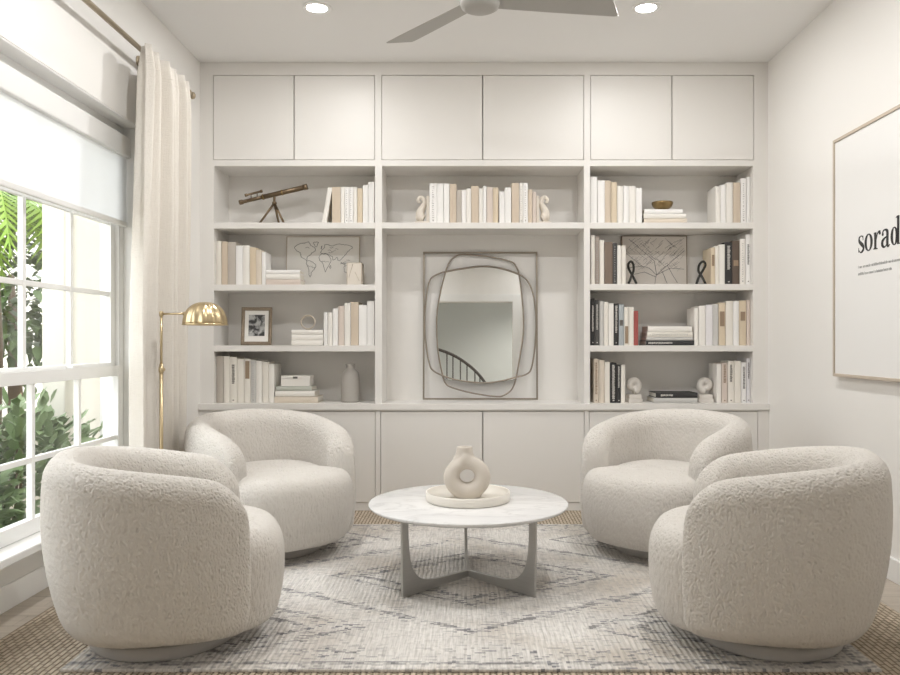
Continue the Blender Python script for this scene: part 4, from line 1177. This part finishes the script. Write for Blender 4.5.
def leaf(mb, p, dirv, L, W, droop, rr):
    d = dirv.normalized(); side = d.cross(Vector((0, 0, 1)))
    if side.length < .01: side = Vector((1, 0, 0))
    side.normalize(); side = (side + Vector((0, 0, rr.uniform(-.5, .5)))).normalized()
    q = [p, p + d * L * .35 - Vector((0, 0, droop * .1 * L)), p + d * L * .7 - Vector((0, 0, droop * .35 * L)), p + d * L - Vector((0, 0, droop * .8 * L))]
    vs = [q[0], q[1] + side * W * .5, q[1] - side * W * .5, q[2] + side * W * .38, q[2] - side * W * .38, q[3]]
    mb.add(vs, [(0, 2, 1), (1, 2, 4, 3), (3, 4, 5)], True)
def shrub(x, y, z0, rx, ry, hz_, n, L, mleaf, label, seed, name='shrub', cat='shrub', group=None, trunk=0):
    rr = random.Random(seed)
    r = empty(name, (x, y, z0)); tag(r, label, cat, group)
    fo = MB()
    for i in range(n):
        th_ = rr.uniform(0, 2 * pi); ph = math.acos(rr.uniform(-.75, 1)); rad = rr.uniform(.62, 1.03)
        d = Vector((sin(ph) * cos(th_), sin(ph) * sin(th_), cos(ph)))
        lump = 1 + .16 * sin(th_ * 3 + seed) * sin(ph * 4)
        p = Vector((d.x * rx * rad * lump, d.y * ry * rad * lump, trunk + hz_ / 2 + d.z * hz_ / 2 * rad * lump))
        dv = d + Vector((rr.uniform(-.7, .7), rr.uniform(-.7, .7), rr.uniform(-.1, .9)))
        leaf(fo, p, dv, L * rr.uniform(.7, 1.25), L * .42, rr.uniform(0, .9), rr)
    fo.build('foliage', mleaf, r)
    stm = MB()
    if trunk:
        stm.tube([(0, 0, 0), (.05, .02, trunk * .6), (0, 0, trunk + hz_ * .5)], [.11, .09, .03], 10); stm.build('trunk', M['bark'], r)
    else:
        for k_ in range(6):
            an = k_ * 1.1; stm.tube([(0.04 * cos(an), .04 * sin(an), 0), (rx * .4 * cos(an), ry * .4 * sin(an), hz_ * .4), (rx * .6 * cos(an), ry * .6 * sin(an), hz_ * .75)], [.014, .01, .004], 6)
        stm.build('stem', M['bark'], r)
shrub(-2.50, 3.55, -.2, .42, .48, .72, 900, .13, M['leaf'], 'low leafy green shrub just outside the lower window panes, nearest', 1, group='shrubs outside the window')
shrub(-2.52, 4.40, -.2, .40, .55, .88, 1000, .13, M['leaf'], 'leafy green shrub low in front of the porch pier outside', 2, group='shrubs outside the window')
shrub(-3.10, 4.45, -.2, .42, .60, .98, 900, .14, M['leaf'], 'taller leafy green shrub behind the front row outside the window', 3, group='shrubs outside the window')
shrub(-5.2, 9.0, -.2, 1.2, 1.2, 3.0, 3800, .20, M['leaf_dark'], 'dark green tree seen through the upper window panes', 5, 'tree', 'tree', trunk=.5)
# tree fern with lime fronds
tf = empty('tree_fern', (-3.9, 6.4, -.2)); tag(tf, 'lime green arching fern fronds outside the upper window panes', 'fern')
MB().tube([(0, 0, 0), (.03, .02, 1.2), (0, 0, 2.35)], [.10, .085, .07], 12).build('trunk', M['bark'], tf)
rr = random.Random(9)
for k_ in range(13):
    an = k_ * 2 * pi / 13 + rr.uniform(-.15, .15); Lf_ = rr.uniform(.95, 1.25); rise = rr.uniform(.1, .35)
    fr_ = MB(); pts = []
    for i in range(26):
        t = i / 25; rad = Lf_ * t; z = 2.33 + rise * sin(t * 2.0) - .78 * t ** 2.2 * Lf_
        pts.append(Vector((rad * cos(an), rad * sin(an), z)))
    fr_.tube(pts, .006, 5)
    sidev = Vector((-sin(an), cos(an), 0))
    for i in range(2, 26):
        t = i / 25; wl = .26 * sin(pi * min(1, t * .9 + .12)) ** .8
        for s_ in (-1, 1):
            tip = pts[i] + sidev * s_ * wl + (pts[min(i + 1, 25)] - pts[i - 1]) * .9 - Vector((0, 0, wl * .35))
            w_ = (pts[i] - pts[i - 1]) * .42
            fr_.add([pts[i] - w_, pts[i] + w_, tip], [(0, 1, 2)])
    fr_.build('frond', M['frond'], tf)

# ------------------------------------------------------------------ daylight, camera, view
wd = bpy.data.worlds.new('sky'); SC.world = wd; wd.use_nodes = True
bg = wd.node_tree.nodes['Background']; bg.inputs['Color'].default_value = (.97, .985, 1.0, 1); bg.inputs['Strength'].default_value = 3.4
for w in (W1,):                         # portal: guides the sky light through the window
    ld = bpy.data.lights.new('window_portal', 'AREA'); ld.shape = 'RECTANGLE'; ld.size = 1.80; ld.size_y = w[1] - w[0]
    lo = bpy.data.objects.new('window_portal', ld); COL.objects.link(lo)
    lo.location = (XL - .18, (w[0] + w[1]) / 2, 1.15); lo.rotation_euler = (0, R(-90), 0)
    ld.cycles.is_portal = True

cd = bpy.data.cameras.new('camera'); cam = bpy.data.objects.new('camera', cd); COL.objects.link(cam)
cam.location = (0, 0, H); cam.rotation_euler = (R(90), 0, 0)
cd.sensor_width = 36; cd.lens = F_PX / 900 * 36; cd.shift_x = (450 - VX) / 900; cd.shift_y = (VY - 337.5) / 900; cd.clip_start = .05
SC.camera = cam
vs = SC.view_settings; vs.view_transform = 'Standard'; vs.look = 'None'; vs.gamma = 1; vs.use_curve_mapping = False; vs.exposure = 0.46
cy_ = SC.cycles
cy_.use_denoising = True; cy_.max_bounces = 10; cy_.diffuse_bounces = 7; cy_.glossy_bounces = 5; cy_.transparent_max_bounces = 12; cy_.transmission_bounces = 6
cy_.sample_clamp_indirect = 6
cy_.caustics_reflective = False; cy_.caustics_refractive = False
